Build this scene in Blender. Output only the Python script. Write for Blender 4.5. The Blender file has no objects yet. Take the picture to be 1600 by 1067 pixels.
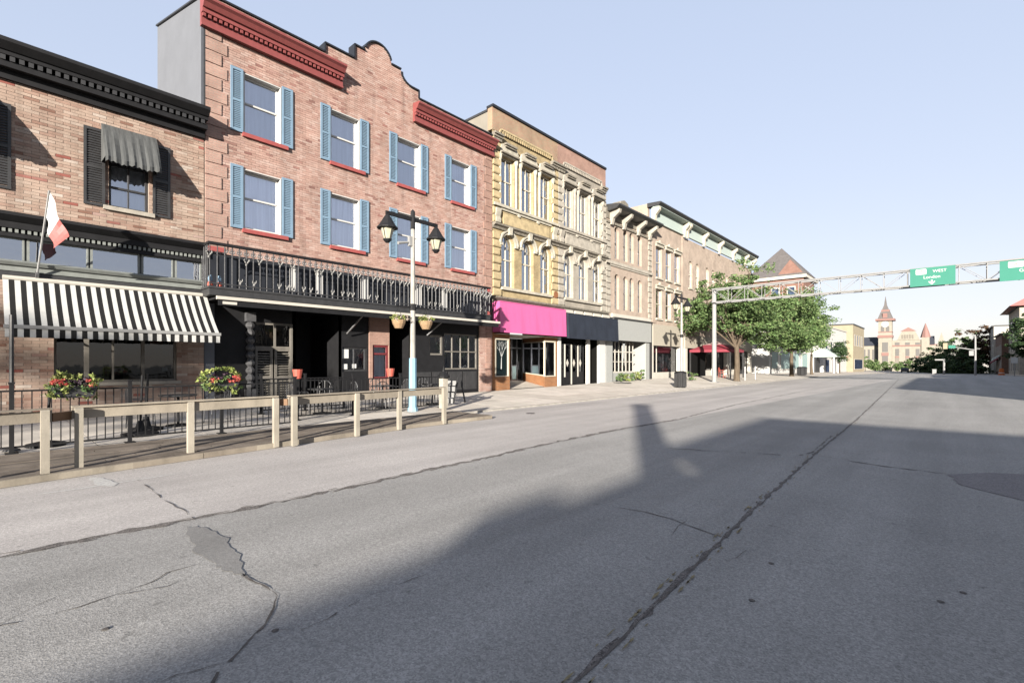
import bpy, bmesh, math, random
import numpy as np
from mathutils import Vector, Matrix
random.seed(7); RNG = np.random.default_rng(7)
SC = bpy.context.scene
COL = SC.collection
# ------------------------------------------------------------------ camera, sky, sun, exposure
YAW = math.radians(41.9); SA, CA = math.sin(YAW), math.cos(YAW)
EYE = 1.6; FOC = 760.0; HZ = 567.0
cam_d = bpy.data.cameras.new('camera'); cam = bpy.data.objects.new('camera', cam_d); COL.objects.link(cam)
cam_d.sensor_width = 36.0; cam_d.lens = 36.0 * FOC / 1600.0
cam_d.shift_y = (HZ - 533.5) / 1600.0
cam_d.clip_start = 0.05; cam_d.clip_end = 6000
cam.location = (0, 0, EYE); cam.rotation_euler = (math.pi / 2, 0, YAW)
SC.camera = cam
SUN_TRAVEL = Vector((-.67, 1.24, -.31)).normalized()
w = bpy.data.worlds.new('World'); SC.world = w; w.use_nodes = True
nt = w.node_tree; bg = nt.nodes['Background']
sky = nt.nodes.new('ShaderNodeTexSky'); sky.sky_type = 'NISHITA'; sky.sun_disc = False
sky.sun_elevation = math.asin(-SUN_TRAVEL.z); sky.sun_rotation = math.atan2(-SUN_TRAVEL.x, -SUN_TRAVEL.y)
sky.air_density = 1.0; sky.dust_density = 0.6; sky.ozone_density = 1.0; sky.altitude = 200
gm = nt.nodes.new('ShaderNodeGamma'); gm.inputs['Gamma'].default_value = 0.22      # softens the range of the clear morning sky
hs = nt.nodes.new('ShaderNodeHueSaturation'); hs.inputs['Saturation'].default_value = 1.7; tn = nt.nodes.new('ShaderNodeMix'); tn.data_type = 'RGBA'; tn.blend_type = 'MULTIPLY'; tn.inputs[0].default_value = 1; tn.inputs[7].default_value = (1.01, .97, 1.07, 1)
nt.links.new(sky.outputs[0], gm.inputs['Color']); nt.links.new(gm.outputs[0], hs.inputs['Color']); nt.links.new(hs.outputs[0], tn.inputs[6]); nt.links.new(tn.outputs[2], bg.inputs['Color'])
bg.inputs['Strength'].default_value = 0.15
sun_d = bpy.data.lights.new('sun', 'SUN'); sun_d.energy = 4.7; sun_d.angle = math.radians(0.55); sun_d.color = (1, .93, .83)
sun = bpy.data.objects.new('sun', sun_d); COL.objects.link(sun); sun.location = (30, -60, 40)
sun.rotation_euler = SUN_TRAVEL.to_track_quat('-Z', 'Y').to_euler()
vs = SC.view_settings; vs.view_transform = 'Standard'; vs.look = 'None'; vs.gamma = 1.0; vs.use_curve_mapping = False
vs.exposure = 2.15
SC.cycles.max_bounces = 6; SC.cycles.diffuse_bounces = 3; SC.cycles.glossy_bounces = 3; SC.cycles.transparent_max_bounces = 12
SC.cycles.use_denoising = True

# ------------------------------------------------------------------ measuring helpers: photo position -> place in the world
def ray(px, py):
    r = (px - 800) / FOC; u = (HZ - py) / FOC
    return Vector((-SA + r * CA, CA + r * SA, u))
def onX(px, py, X):
    d = ray(px, py); t = X / d.x; return Vector((X, d.y * t, EYE + d.z * t))
def onY(px, py, Y):
    d = ray(px, py); t = Y / d.y; return Vector((d.x * t, Y, EYE + d.z * t))
def onG(px, py, z=0.0):
    d = ray(px, py); t = (z - EYE) / d.z; return Vector((d.x * t, d.y * t, z))
X0 = -17.0
def fy(px, X=X0): return onX(px, HZ, X).y
def fz(px, py, X=X0): return onX(px, py, X).z
def gz(Y):                                        # long gentle fall of the street beyond Y = 70
    if Y < 60: return 0.0
    if Y < 80: return -0.011 * (Y - 60) ** 2 / 40
    return -0.011 * (Y - 70)

# ------------------------------------------------------------------ materials
WALLS = .395                                        # wall and paint colours below are given relative to a bright swatch card
def tone(c, k=None): k = WALLS if k is None else k; return tuple(x * k for x in c[:3])
def mat(name, col, rough=.7, spec=.3, metal=0, noise=.12, nscale=6, bump=0, bscale=60, emit=None, coat=0, stretch=None, k=None, vary=0):
    m = bpy.data.materials.new(name); m.use_nodes = True; n = m.node_tree.nodes; l = m.node_tree.links
    b = n['Principled BSDF']; b.inputs['Roughness'].default_value = rough
    b.inputs['Specular IOR Level'].default_value = spec; b.inputs['Metallic'].default_value = metal
    b.inputs['Coat Weight'].default_value = coat
    c = Vector(tone(col, k))
    if noise:
        tc = n.new('ShaderNodeTexCoord'); mp = n.new('ShaderNodeMapping'); l.new(tc.outputs['Object'], mp.inputs[0])
        if stretch: mp.inputs['Scale'].default_value = stretch
        nz = n.new('ShaderNodeTexNoise'); nz.inputs['Scale'].default_value = nscale; nz.inputs['Detail'].default_value = 8
        nz.inputs['Roughness'].default_value = .65
        l.new(mp.outputs[0], nz.inputs['Vector'])
        cr = n.new('ShaderNodeValToRGB'); cr.color_ramp.elements[0].position = .3; cr.color_ramp.elements[1].position = .7
        cr.color_ramp.elements[0].color = (*[max(0, x * (1 - noise)) for x in c], 1)
        cr.color_ramp.elements[1].color = (*[min(1, x * (1 + noise)) for x in c], 1)
        l.new(nz.outputs['Fac'], cr.inputs[0]); l.new(cr.outputs[0], b.inputs['Base Color'])
        if vary:                                       # each curtain or room a little different
            oi = n.new('ShaderNodeObjectInfo'); mr = n.new('ShaderNodeMapRange'); mr.inputs[3].default_value = 1 - vary; mr.inputs[4].default_value = 1 + vary * .5; l.new(oi.outputs['Random'], mr.inputs[0])
            mx = n.new('ShaderNodeMix'); mx.data_type = 'RGBA'; mx.blend_type = 'MULTIPLY'; mx.inputs[0].default_value = 1; l.new(cr.outputs[0], mx.inputs[6]); l.new(mr.outputs[0], mx.inputs[7]); l.new(mx.outputs[2], b.inputs['Base Color'])
            ad = n.new('ShaderNodeVectorMath'); ad.operation = 'ADD'; l.new(tc.outputs['Object'], ad.inputs[0]); sc = n.new('ShaderNodeMath'); sc.operation = 'MULTIPLY'; sc.inputs[1].default_value = 37; l.new(oi.outputs['Random'], sc.inputs[0]); l.new(sc.outputs[0], ad.inputs[1]); l.new(ad.outputs[0], mp.inputs[0])
        if bump:
            n2 = n.new('ShaderNodeTexNoise'); n2.inputs['Scale'].default_value = bscale; n2.inputs['Detail'].default_value = 4
            l.new(mp.outputs[0], n2.inputs['Vector'])
            bp = n.new('ShaderNodeBump'); bp.inputs['Strength'].default_value = bump; bp.inputs['Distance'].default_value = .02
            l.new(n2.outputs['Fac'], bp.inputs['Height']); l.new(bp.outputs[0], b.inputs['Normal'])
    else:
        b.inputs['Base Color'].default_value = (*c, 1)
    return m
def island_mat(name, stops, rough=.85, bump=.3, grime=.25, k=None):
    """colour chosen per piece: every brick, plank or leaf has its own shade"""
    m = bpy.data.materials.new(name); m.use_nodes = True; n = m.node_tree.nodes; l = m.node_tree.links
    b = n['Principled BSDF']; b.inputs['Roughness'].default_value = rough; b.inputs['Specular IOR Level'].default_value = .2
    g = n.new('ShaderNodeNewGeometry'); oi = n.new('ShaderNodeObjectInfo')
    ad = n.new('ShaderNodeMath'); ad.operation = 'ADD'; l.new(g.outputs['Random Per Island'], ad.inputs[0]); l.new(oi.outputs['Random'], ad.inputs[1])
    fr = n.new('ShaderNodeMath'); fr.operation = 'FRACT'; l.new(ad.outputs[0], fr.inputs[0])
    cr = n.new('ShaderNodeValToRGB'); e = cr.color_ramp.elements
    while len(e) < len(stops): e.new(.5)
    for i, (p, c) in enumerate(stops): e[i].position = p; e[i].color = (*tone(c, k), 1)
    l.new(fr.outputs[0], cr.inputs[0])
    tc = n.new('ShaderNodeTexCoord'); nz = n.new('ShaderNodeTexNoise'); nz.inputs['Scale'].default_value = 1.3; nz.inputs['Detail'].default_value = 9
    nz.inputs['Roughness'].default_value = .7
    l.new(g.outputs['Position'], nz.inputs['Vector'])
    mr = n.new('ShaderNodeMapRange'); mr.inputs[1].default_value = .3; mr.inputs[2].default_value = .7
    mr.inputs[3].default_value = 1 - grime; mr.inputs[4].default_value = 1 + grime * .6
    l.new(nz.outputs['Fac'], mr.inputs[0])
    mx = n.new('ShaderNodeMix'); mx.data_type = 'RGBA'; mx.blend_type = 'MULTIPLY'; mx.inputs[0].default_value = 1
    mp2 = n.new('ShaderNodeMapping'); mp2.inputs['Scale'].default_value = (1, 2.6, .28); l.new(g.outputs['Position'], mp2.inputs[0])
    n3 = n.new('ShaderNodeTexNoise'); n3.inputs['Scale'].default_value = 1.6; n3.inputs['Detail'].default_value = 6; l.new(mp2.outputs[0], n3.inputs['Vector'])
    m3 = n.new('ShaderNodeMapRange'); m3.inputs[1].default_value = .25; m3.inputs[2].default_value = .5; m3.inputs[3].default_value = 1 - grime * .9; m3.inputs[4].default_value = 1.03; l.new(n3.outputs['Fac'], m3.inputs[0])
    mm = n.new('ShaderNodeMath'); mm.operation = 'MULTIPLY'; l.new(mr.outputs[0], mm.inputs[0]); l.new(m3.outputs[0], mm.inputs[1])
    l.new(cr.outputs[0], mx.inputs[6]); l.new(mm.outputs[0], mx.inputs[7]); l.new(mx.outputs[2], b.inputs['Base Color'])
    if bump:
        n2 = n.new('ShaderNodeTexNoise'); n2.inputs['Scale'].default_value = 45; n2.inputs['Detail'].default_value = 5
        l.new(g.outputs['Position'], n2.inputs['Vector'])
        bp = n.new('ShaderNodeBump'); bp.inputs['Strength'].default_value = bump; bp.inputs['Distance'].default_value = .01
        l.new(n2.outputs['Fac'], bp.inputs['Height']); l.new(bp.outputs[0], b.inputs['Normal'])
    return m
def brick_tex(name, c1, c2, mortar, bw=.22, bh=.075, ms=.01, rough=.85, axis='y', grime=.3):
    m = bpy.data.materials.new(name); m.use_nodes = True; n = m.node_tree.nodes; l = m.node_tree.links
    b = n['Principled BSDF']; b.inputs['Roughness'].default_value = rough; b.inputs['Specular IOR Level'].default_value = .2
    g = n.new('ShaderNodeNewGeometry'); s = n.new('ShaderNodeSeparateXYZ'); l.new(g.outputs['Position'], s.inputs[0])
    add = n.new('ShaderNodeMath'); add.operation = 'ADD'; l.new(s.outputs[0], add.inputs[0]); l.new(s.outputs[1], add.inputs[1])
    cb = n.new('ShaderNodeCombineXYZ'); l.new(add.outputs[0], cb.inputs[0]); l.new(s.outputs[2], cb.inputs[1])
    bt = n.new('ShaderNodeTexBrick'); l.new(cb.outputs[0], bt.inputs['Vector'])
    bt.inputs['Color1'].default_value = (*tone(c1), 1); bt.inputs['Color2'].default_value = (*tone(c2), 1); bt.inputs['Mortar'].default_value = (*tone(mortar), 1)
    bt.inputs['Scale'].default_value = 1; bt.inputs['Mortar Size'].default_value = ms; bt.inputs['Brick Width'].default_value = bw; bt.inputs['Row Height'].default_value = bh
    bt.inputs['Mortar Smooth'].default_value = .3
    nz = n.new('ShaderNodeTexNoise'); nz.inputs['Scale'].default_value = 1.1; nz.inputs['Detail'].default_value = 10; nz.inputs['Roughness'].default_value = .72
    l.new(g.outputs['Position'], nz.inputs['Vector'])
    mr = n.new('ShaderNodeMapRange'); mr.inputs[1].default_value = .3; mr.inputs[2].default_value = .7; mr.inputs[3].default_value = 1 - grime; mr.inputs[4].default_value = 1 + grime * .5
    l.new(nz.outputs['Fac'], mr.inputs[0])
    mx = n.new('ShaderNodeMix'); mx.data_type = 'RGBA'; mx.blend_type = 'MULTIPLY'; mx.inputs[0].default_value = 1
    l.new(bt.outputs[0], mx.inputs[6]); l.new(mr.outputs[0], mx.inputs[7]); l.new(mx.outputs[2], b.inputs['Base Color'])
    bp = n.new('ShaderNodeBump'); bp.inputs['Strength'].default_value = .5; bp.inputs['Distance'].default_value = .01; bp.invert = True
    l.new(bt.outputs['Fac'], bp.inputs['Height']); l.new(bp.outputs[0], b.inputs['Normal'])
    return m
def glass_mat(name, tint=(.75, .8, .85), refl=.22, rough=.03):
    m = bpy.data.materials.new(name); m.use_nodes = True; n = m.node_tree.nodes; l = m.node_tree.links
    n.remove(n['Principled BSDF']); out = n['Material Output']
    t = n.new('ShaderNodeBsdfTransparent'); t.inputs[0].default_value = (*tint, 1)
    gl = n.new('ShaderNodeBsdfGlossy'); gl.inputs['Roughness'].default_value = rough; gl.inputs['Color'].default_value = (.9, .93, 1, 1)
    fr = n.new('ShaderNodeFresnel'); fr.inputs[0].default_value = 1.5
    ad = n.new('ShaderNodeMath'); ad.operation = 'ADD'; ad.inputs[1].default_value = refl; ad.use_clamp = True; l.new(fr.outputs[0], ad.inputs[0])
    nz = n.new('ShaderNodeTexNoise'); nz.inputs['Scale'].default_value = 2.5
    bp = n.new('ShaderNodeBump'); bp.inputs['Strength'].default_value = .06; bp.inputs['Distance'].default_value = .05
    l.new(nz.outputs['Fac'], bp.inputs['Height']); l.new(bp.outputs[0], gl.inputs['Normal'])
    mx = n.new('ShaderNodeMixShader'); l.new(ad.outputs[0], mx.inputs[0]); l.new(t.outputs[0], mx.inputs[1]); l.new(gl.outputs[0], mx.inputs[2])
    l.new(mx.outputs[0], out.inputs[0]); return m
def leaf_mat(name, stops):
    m = island_mat(name, stops, rough=.6, bump=0, grime=.55, k=.8)
    n = m.node_tree.nodes; l = m.node_tree.links; b = n['Principled BSDF']; out = n['Material Output']
    tr = n.new('ShaderNodeBsdfTranslucent'); l.new(b.inputs['Base Color'].links[0].from_socket, tr.inputs[0])
    mx = n.new('ShaderNodeMixShader'); mx.inputs[0].default_value = .3
    l.new(b.outputs[0], mx.inputs[1]); l.new(tr.outputs[0], mx.inputs[2]); l.new(mx.outputs[0], out.inputs[0]); return m

def asphalt_mat(name, base, spots=.35, warm=(1, .97, .93)):
    m = bpy.data.materials.new(name); m.use_nodes = True; n = m.node_tree.nodes; l = m.node_tree.links
    b = n['Principled BSDF']; b.inputs['Roughness'].default_value = .9; b.inputs['Specular IOR Level'].default_value = .25
    g = n.new('ShaderNodeNewGeometry')
    def noise(scale, det=6, vec=None, rough=.6):
        z = n.new('ShaderNodeTexNoise'); z.inputs['Scale'].default_value = scale; z.inputs['Detail'].default_value = det; z.inputs['Roughness'].default_value = rough
        l.new(vec or g.outputs['Position'], z.inputs['Vector']); return z.outputs['Fac']
    def rng(src, a, c, lo, hi):
        r = n.new('ShaderNodeMapRange'); r.inputs[1].default_value = a; r.inputs[2].default_value = c; r.inputs[3].default_value = lo; r.inputs[4].default_value = hi
        l.new(src, r.inputs[0]); return r.outputs[0]
    def mul(a, c):
        k = n.new('ShaderNodeMath'); k.operation = 'MULTIPLY'; l.new(a, k.inputs[0]); l.new(c, k.inputs[1]); return k.outputs[0]
    mp = n.new('ShaderNodeMapping'); mp.inputs['Scale'].default_value = (1.1, .06, 1); l.new(g.outputs['Position'], mp.inputs[0])
    vor = n.new('ShaderNodeTexVoronoi'); vor.inputs['Scale'].default_value = 105; l.new(g.outputs['Position'], vor.inputs['Vector'])
    sep = n.new('ShaderNodeSeparateColor'); l.new(vor.outputs['Color'], sep.inputs[0])
    fac = mul(rng(noise(.35, 8, None, .7), .3, .7, .86, 1.1), rng(noise(1.0, 6, mp.outputs[0]), .3, .7, .80, 1.12))
    fac = mul(fac, rng(sep.outputs[0], 0, 1, 1 - spots, 1 + spots))
    fac = mul(fac, rng(noise(28, 5), .3, .7, .86, 1.14))
    fac = mul(fac, rng(noise(9, 3), .27, .36, .72, 1.0))
    cc = n.new('ShaderNodeMix'); cc.data_type = 'RGBA'; cc.blend_type = 'MULTIPLY'; cc.inputs[0].default_value = 1
    cc.inputs[6].default_value = (base * warm[0], base * warm[1], base * warm[2], 1); l.new(fac, cc.inputs[7]); l.new(cc.outputs[2], b.inputs['Base Color'])
    bp = n.new('ShaderNodeBump'); bp.inputs['Strength'].default_value = .22; bp.inputs['Distance'].default_value = .006
    l.new(vor.outputs['Distance'], bp.inputs['Height']); l.new(bp.outputs[0], b.inputs['Normal'])
    return m

M = {}
M['asphalt'] = asphalt_mat('worn_asphalt', .205, .26, (1.01, .98, .93))
M['lane'] = asphalt_mat('pale_parking_lane', .28, .18, (1.03, .965, .91))
M['patch'] = asphalt_mat('patch_asphalt', .145, .3, (1, .93, .93))
M['seal'] = asphalt_mat('smooth_patch', .15, .08)
M['crack'] = mat('crack_tar', (.085, .075, .068), .8, k=.8, noise=.5, nscale=9)
M['joint'] = asphalt_mat('ravelled_joint', .10, .6, (1, .9, .84))
M['concrete'] = mat('sidewalk_concrete', (.40, .36, .31), .9, .2, k=.8, noise=.16, nscale=1.6, bump=.15, bscale=80)
M['slab'] = island_mat('paving_concrete', [(0, (.37, .335, .29)), (.5, (.42, .385, .335)), (1, (.46, .42, .37))], .9, .15, .16, .9)
M['ground'] = mat('ground_far', (.16, .16, .14), .95, noise=.3, nscale=.05)
M['white_line'] = mat('worn_white_paint', (.8, .78, .74), .8, noise=.3, nscale=25)
M['yellow_line'] = mat('worn_yellow_paint', (.36, .3, .17), .8, noise=.4, nscale=15)
M['b0brick'] = island_mat('tan_brick', [(0, (.30, .16, .115)), (.05, (.46, .30, .235)), (.35, (.53, .38, .30)), (.7, (.56, .42, .335)), (.90, (.60, .465, .38)), (.965, (.68, .58, .5)), (.98, (.36, .12, .095)), (1, (.42, .15, .12))])
M['b1brick'] = island_mat('rose_brick', [(0, (.33, .165, .14)), (.05, (.52, .32, .265)), (.35, (.58, .375, .31)), (.65, (.61, .41, .345)), (.92, (.66, .48, .415)), (1, (.42, .20, .165))])
M['mortar'] = mat('mortar', (.42, .34, .28), .95, noise=.15)
M['yellowbrick'] = brick_tex('yellow_brick', (.68, .53, .29), (.54, .41, .22), (.46, .38, .25), .21, .072, grime=.45)
M['pinkbrick'] = brick_tex('upper_pink_brick', (.56, .33, .22), (.50, .37, .24), (.45, .36, .27), .21, .072)
M['buffbrick'] = brick_tex('buff_brick', (.54, .485, .405), (.48, .43, .355), (.49, .45, .39), .21, .072)
M['rosebuff'] = brick_tex('rosy_buff_brick', (.66, .52, .415), (.60, .46, .365), (.58, .50, .42), .21, .072)
M['b1quoin'] = brick_tex('rose_quoin_brick', (.60, .39, .32), (.55, .34, .28), (.48, .37, .31), .225, .077)
M['redpink'] = brick_tex('dusty_red_brick', (.56, .34, .27), (.50, .29, .23), (.45, .32, .26), .21, .072)
M['orangebrick'] = brick_tex('orange_brick', (.52, .22, .085), (.44, .17, .065), (.40, .27, .17), .2, .07)
M['orangetower'] = brick_tex('orange_tower_brick', (.34, .19, .15), (.31, .17, .135), (.36, .22, .17), .3, .1)
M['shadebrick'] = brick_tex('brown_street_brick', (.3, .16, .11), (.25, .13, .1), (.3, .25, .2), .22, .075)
M['stone_yellow'] = mat('yellow_stone', (.60, .48, .28), .85, noise=.25, nscale=3.5, bump=.25, bscale=30)
M['stone_buff'] = mat('buff_stone', (.53, .485, .41), .85, noise=.25, nscale=3.5, bump=.25, bscale=30)
M['stone_pale'] = mat('pale_stone_trim', (.60, .56, .46), .8, noise=.22, nscale=5, bump=.2, bscale=40)
M['stone_dirty'] = mat('weathered_ledge', (.30, .27, .22), .9, noise=.45, nscale=6)
M['cream'] = mat('cream_paint', (.74, .68, .55), .55, noise=.06)
M['white'] = mat('white_paint', (.80, .79, .76), .5, noise=.04)
M['offwhite'] = mat('offwhite_stucco', (.72, .68, .60), .85, noise=.08, nscale=2)
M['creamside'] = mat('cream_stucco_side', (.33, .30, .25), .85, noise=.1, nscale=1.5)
M['greywall'] = mat('grey_stucco', (.20, .212, .24), .85, noise=.08, nscale=1)
M['black'] = mat('black_paint', (.016, .016, .018), .65, .2, noise=.3, nscale=4)
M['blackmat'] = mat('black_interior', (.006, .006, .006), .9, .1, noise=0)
M['charcoal'] = mat('charcoal_paint', (.05, .05, .052), .5, .4, noise=.25, nscale=5)
M['navy'] = mat('navy_canvas', (.028, .036, .055), .75, .2, noise=.2, nscale=1.5)
M['darknavy'] = mat('dark_navy_panel', (.020, .024, .034), .6, .3, noise=.25, nscale=3)
M['red'] = mat('cornice_red', (.33, .085, .08), .5, .35, noise=.12)
M['sillred'] = mat('sill_red', (.46, .11, .10), .5, .35, noise=.15)
M['blue'] = mat('shutter_blue', (.25, .375, .50), .5, .3, noise=.08, nscale=3)
M['pink'] = mat('pink_vinyl', (.85, .17, .42), .45, .35, noise=.03, nscale=.7)
M['grey_sign'] = mat('pale_grey_fascia', (.47, .48, .46), .6, noise=.05)
M['beige_sign'] = mat('beige_fascia', (.56, .51, .42), .65, noise=.06)
M['greystone'] = mat('grey_green_ledge', (.30, .32, .30), .6, noise=.15)
M['mint'] = mat('mint_soffit', (.60, .70, .65), .55, noise=.08)
M['curtain'] = mat('curtain_cloth', (.98, .95, .97), .9, .05, noise=.4, nscale=2.2, stretch=(1, 6, .25), k=1.25, vary=.35)
M['blind'] = mat('pale_blind', (.70, .68, .64), .9, .05, noise=.15, nscale=2, stretch=(1, 6, .25), k=.9, vary=.25)
M['darkroom'] = mat('dim_room', (.06, .085, .15), .9, .05, noise=.7, nscale=1.6, vary=.5)  # flat backing colour, unlit room depth painted in
M['greyblind'] = mat('grey_blind', (.30, .27, .23), .9, .05, noise=.25, nscale=4, stretch=(1, 4, .3))
M['hallglass'] = mat('hall_window_grey', (.17, .16, .15), .5, .3, noise=.2)
M['glass'] = glass_mat('window_glass', (.75, .8, .88), .34)
M['glasspale'] = glass_mat('reflective_pane', (.9, .93, 1.0), .36)
M['glassclear'] = glass_mat('clear_shop_glass', (.85, .87, .88), .02)
M['glassdark'] = glass_mat('shop_glass', (.34, .36, .38), .015)
M['metalwhite'] = mat('galvanised_paint', (.40, .40, .395), .6, .2, noise=.12, nscale=4)
M['polepaint'] = mat('weathered_pole', (.46, .44, .40), .6, .3, noise=.2, nscale=3)
M['poleblue'] = mat('pole_light_blue', (.33, .58, .76), .5, .3, noise=.15, nscale=4)
M['lampglass'] = mat('lantern_glass', (.62, .60, .45), .25, .5, noise=.1)
M['wood'] = island_mat('weathered_timber', [(0, (.40, .34, .27)), (.5, (.46, .40, .32)), (1, (.50, .44, .35))], .8, .25, .28)
M['woodpost'] = island_mat('pale_post_timber', [(0, (.44, .40, .33)), (.5, (.50, .45, .37)), (1, (.54, .49, .40))], .8, .25, .25)
M['woodbrown'] = island_mat('brown_timber', [(0, (.27, .16, .09)), (1, (.33, .2, .12))], .8, .25, .25)
M['deck'] = island_mat('deck_boards', [(0, (.22, .18, .145)), (.4, (.30, .25, .205)), (.8, (.34, .29, .24)), (1, (.26, .215, .175))], .85, .3, .35)
M['signgreen'] = mat('sign_green', (.075, .30, .225), .75, .08, noise=.04, nscale=1)
M['signwhite'] = mat('sign_white', (.85, .86, .84), .7, .1, noise=0)
M['signred'] = mat('sign_number_red', (.5, .14, .12), .5, noise=0)
M['maroon'] = mat('maroon_canvas', (.33, .045, .07), .75, noise=.1)
M['bark'] = mat('bark', (.16, .125, .09), .95, .1, noise=.35, nscale=7, bump=.6, bscale=25, stretch=(1, 1, .3))
M['leaf'] = leaf_mat('locust_leaves', [(0, (.06, .105, .036)), (.4, (.10, .165, .056)), (.8, (.145, .21, .08)), (1, (.19, .235, .10))])
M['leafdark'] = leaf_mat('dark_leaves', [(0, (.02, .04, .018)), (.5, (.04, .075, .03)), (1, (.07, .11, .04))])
M['leaflime'] = leaf_mat('lime_leaves', [(0, (.12, .17, .04)), (.5, (.25, .30, .08)), (1, (.40, .40, .16))])
M['leafpurple'] = leaf_mat('purple_leaves', [(0, (.02, .012, .02)), (1, (.06, .03, .05))])
M['leafred'] = leaf_mat('russet_leaves', [(0, (.06, .04, .022)), (1, (.13, .075, .045))])
M['petal'] = leaf_mat('red_petals', [(0, (.42, .05, .05)), (.6, (.62, .11, .09)), (1, (.7, .25, .2))])
M['petalwhite'] = leaf_mat('pale_petals', [(0, (.5, .4, .33)), (1, (.7, .6, .5))])
M['coco'] = mat('coco_liner', (.42, .28, .16), .95, noise=.25, nscale=20)
M['coral'] = mat('coral_pot', (.62, .13, .09), .6, noise=.1)
M['slate'] = mat('slate_roof', (.17, .155, .15), .8, noise=.2, nscale=2)
M['darkslate'] = mat('dark_slate', (.07, .075, .095), .7, noise=.2, nscale=2)
M['roof'] = mat('flat_roof', (.12, .12, .12), .9, noise=.2, nscale=1)
M['hall_cream'] = mat('hall_cream_stone', (.40, .365, .30), .85, noise=.12, nscale=.8)
M['hall_red'] = mat('hall_red_trim', (.34, .19, .165), .8, noise=.15)
M['yellowpaint'] = mat('yellow_stucco', (.46, .39, .27), .85, noise=.1, nscale=.8)
M['orange'] = mat('safety_orange', (.75, .18, .03), .6, noise=.1)
M['stripe_w'] = mat('awning_white_stripe', (.76, .76, .73), .8, .15, noise=.06)
M['stripe_b'] = mat('awning_black_stripe', (.022, .022, .022), .8, .15, noise=.1)
M['awngrey'] = mat('dark_grey_canvas', (.13, .135, .135), .85, .15, noise=.3, nscale=3, stretch=(1, 6, .4))
M['louvre'] = mat('grey_louvre_paint', (.24, .22, .19), .7, noise=.2, nscale=5)
M['poster'] = mat('orange_poster', (.55, .2, .1), .6, noise=.2, nscale=8)
M['goods'] = island_mat('shop_goods', [(0, (.7, .65, .6)), (.3, (.6, .2, .2)), (.5, (.75, .72, .7)), (.7, (.2, .3, .28)), (.85, (.65, .45, .5)), (1, (.1, .1, .1))], .7, 0, .1)
M['teal'] = mat('teal_window_film', (.42, .58, .56), .5, noise=.08)
M['steel'] = mat('dull_steel', (.35, .35, .36), .4, .5, metal=.7, noise=.2)
M['grass'] = mat('lawn_green', (.06, .1, .03), .95, noise=.3, nscale=.6)
M['shadow_floor'] = mat('dark_floor', (.045, .04, .036), .8, noise=.2)

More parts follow.
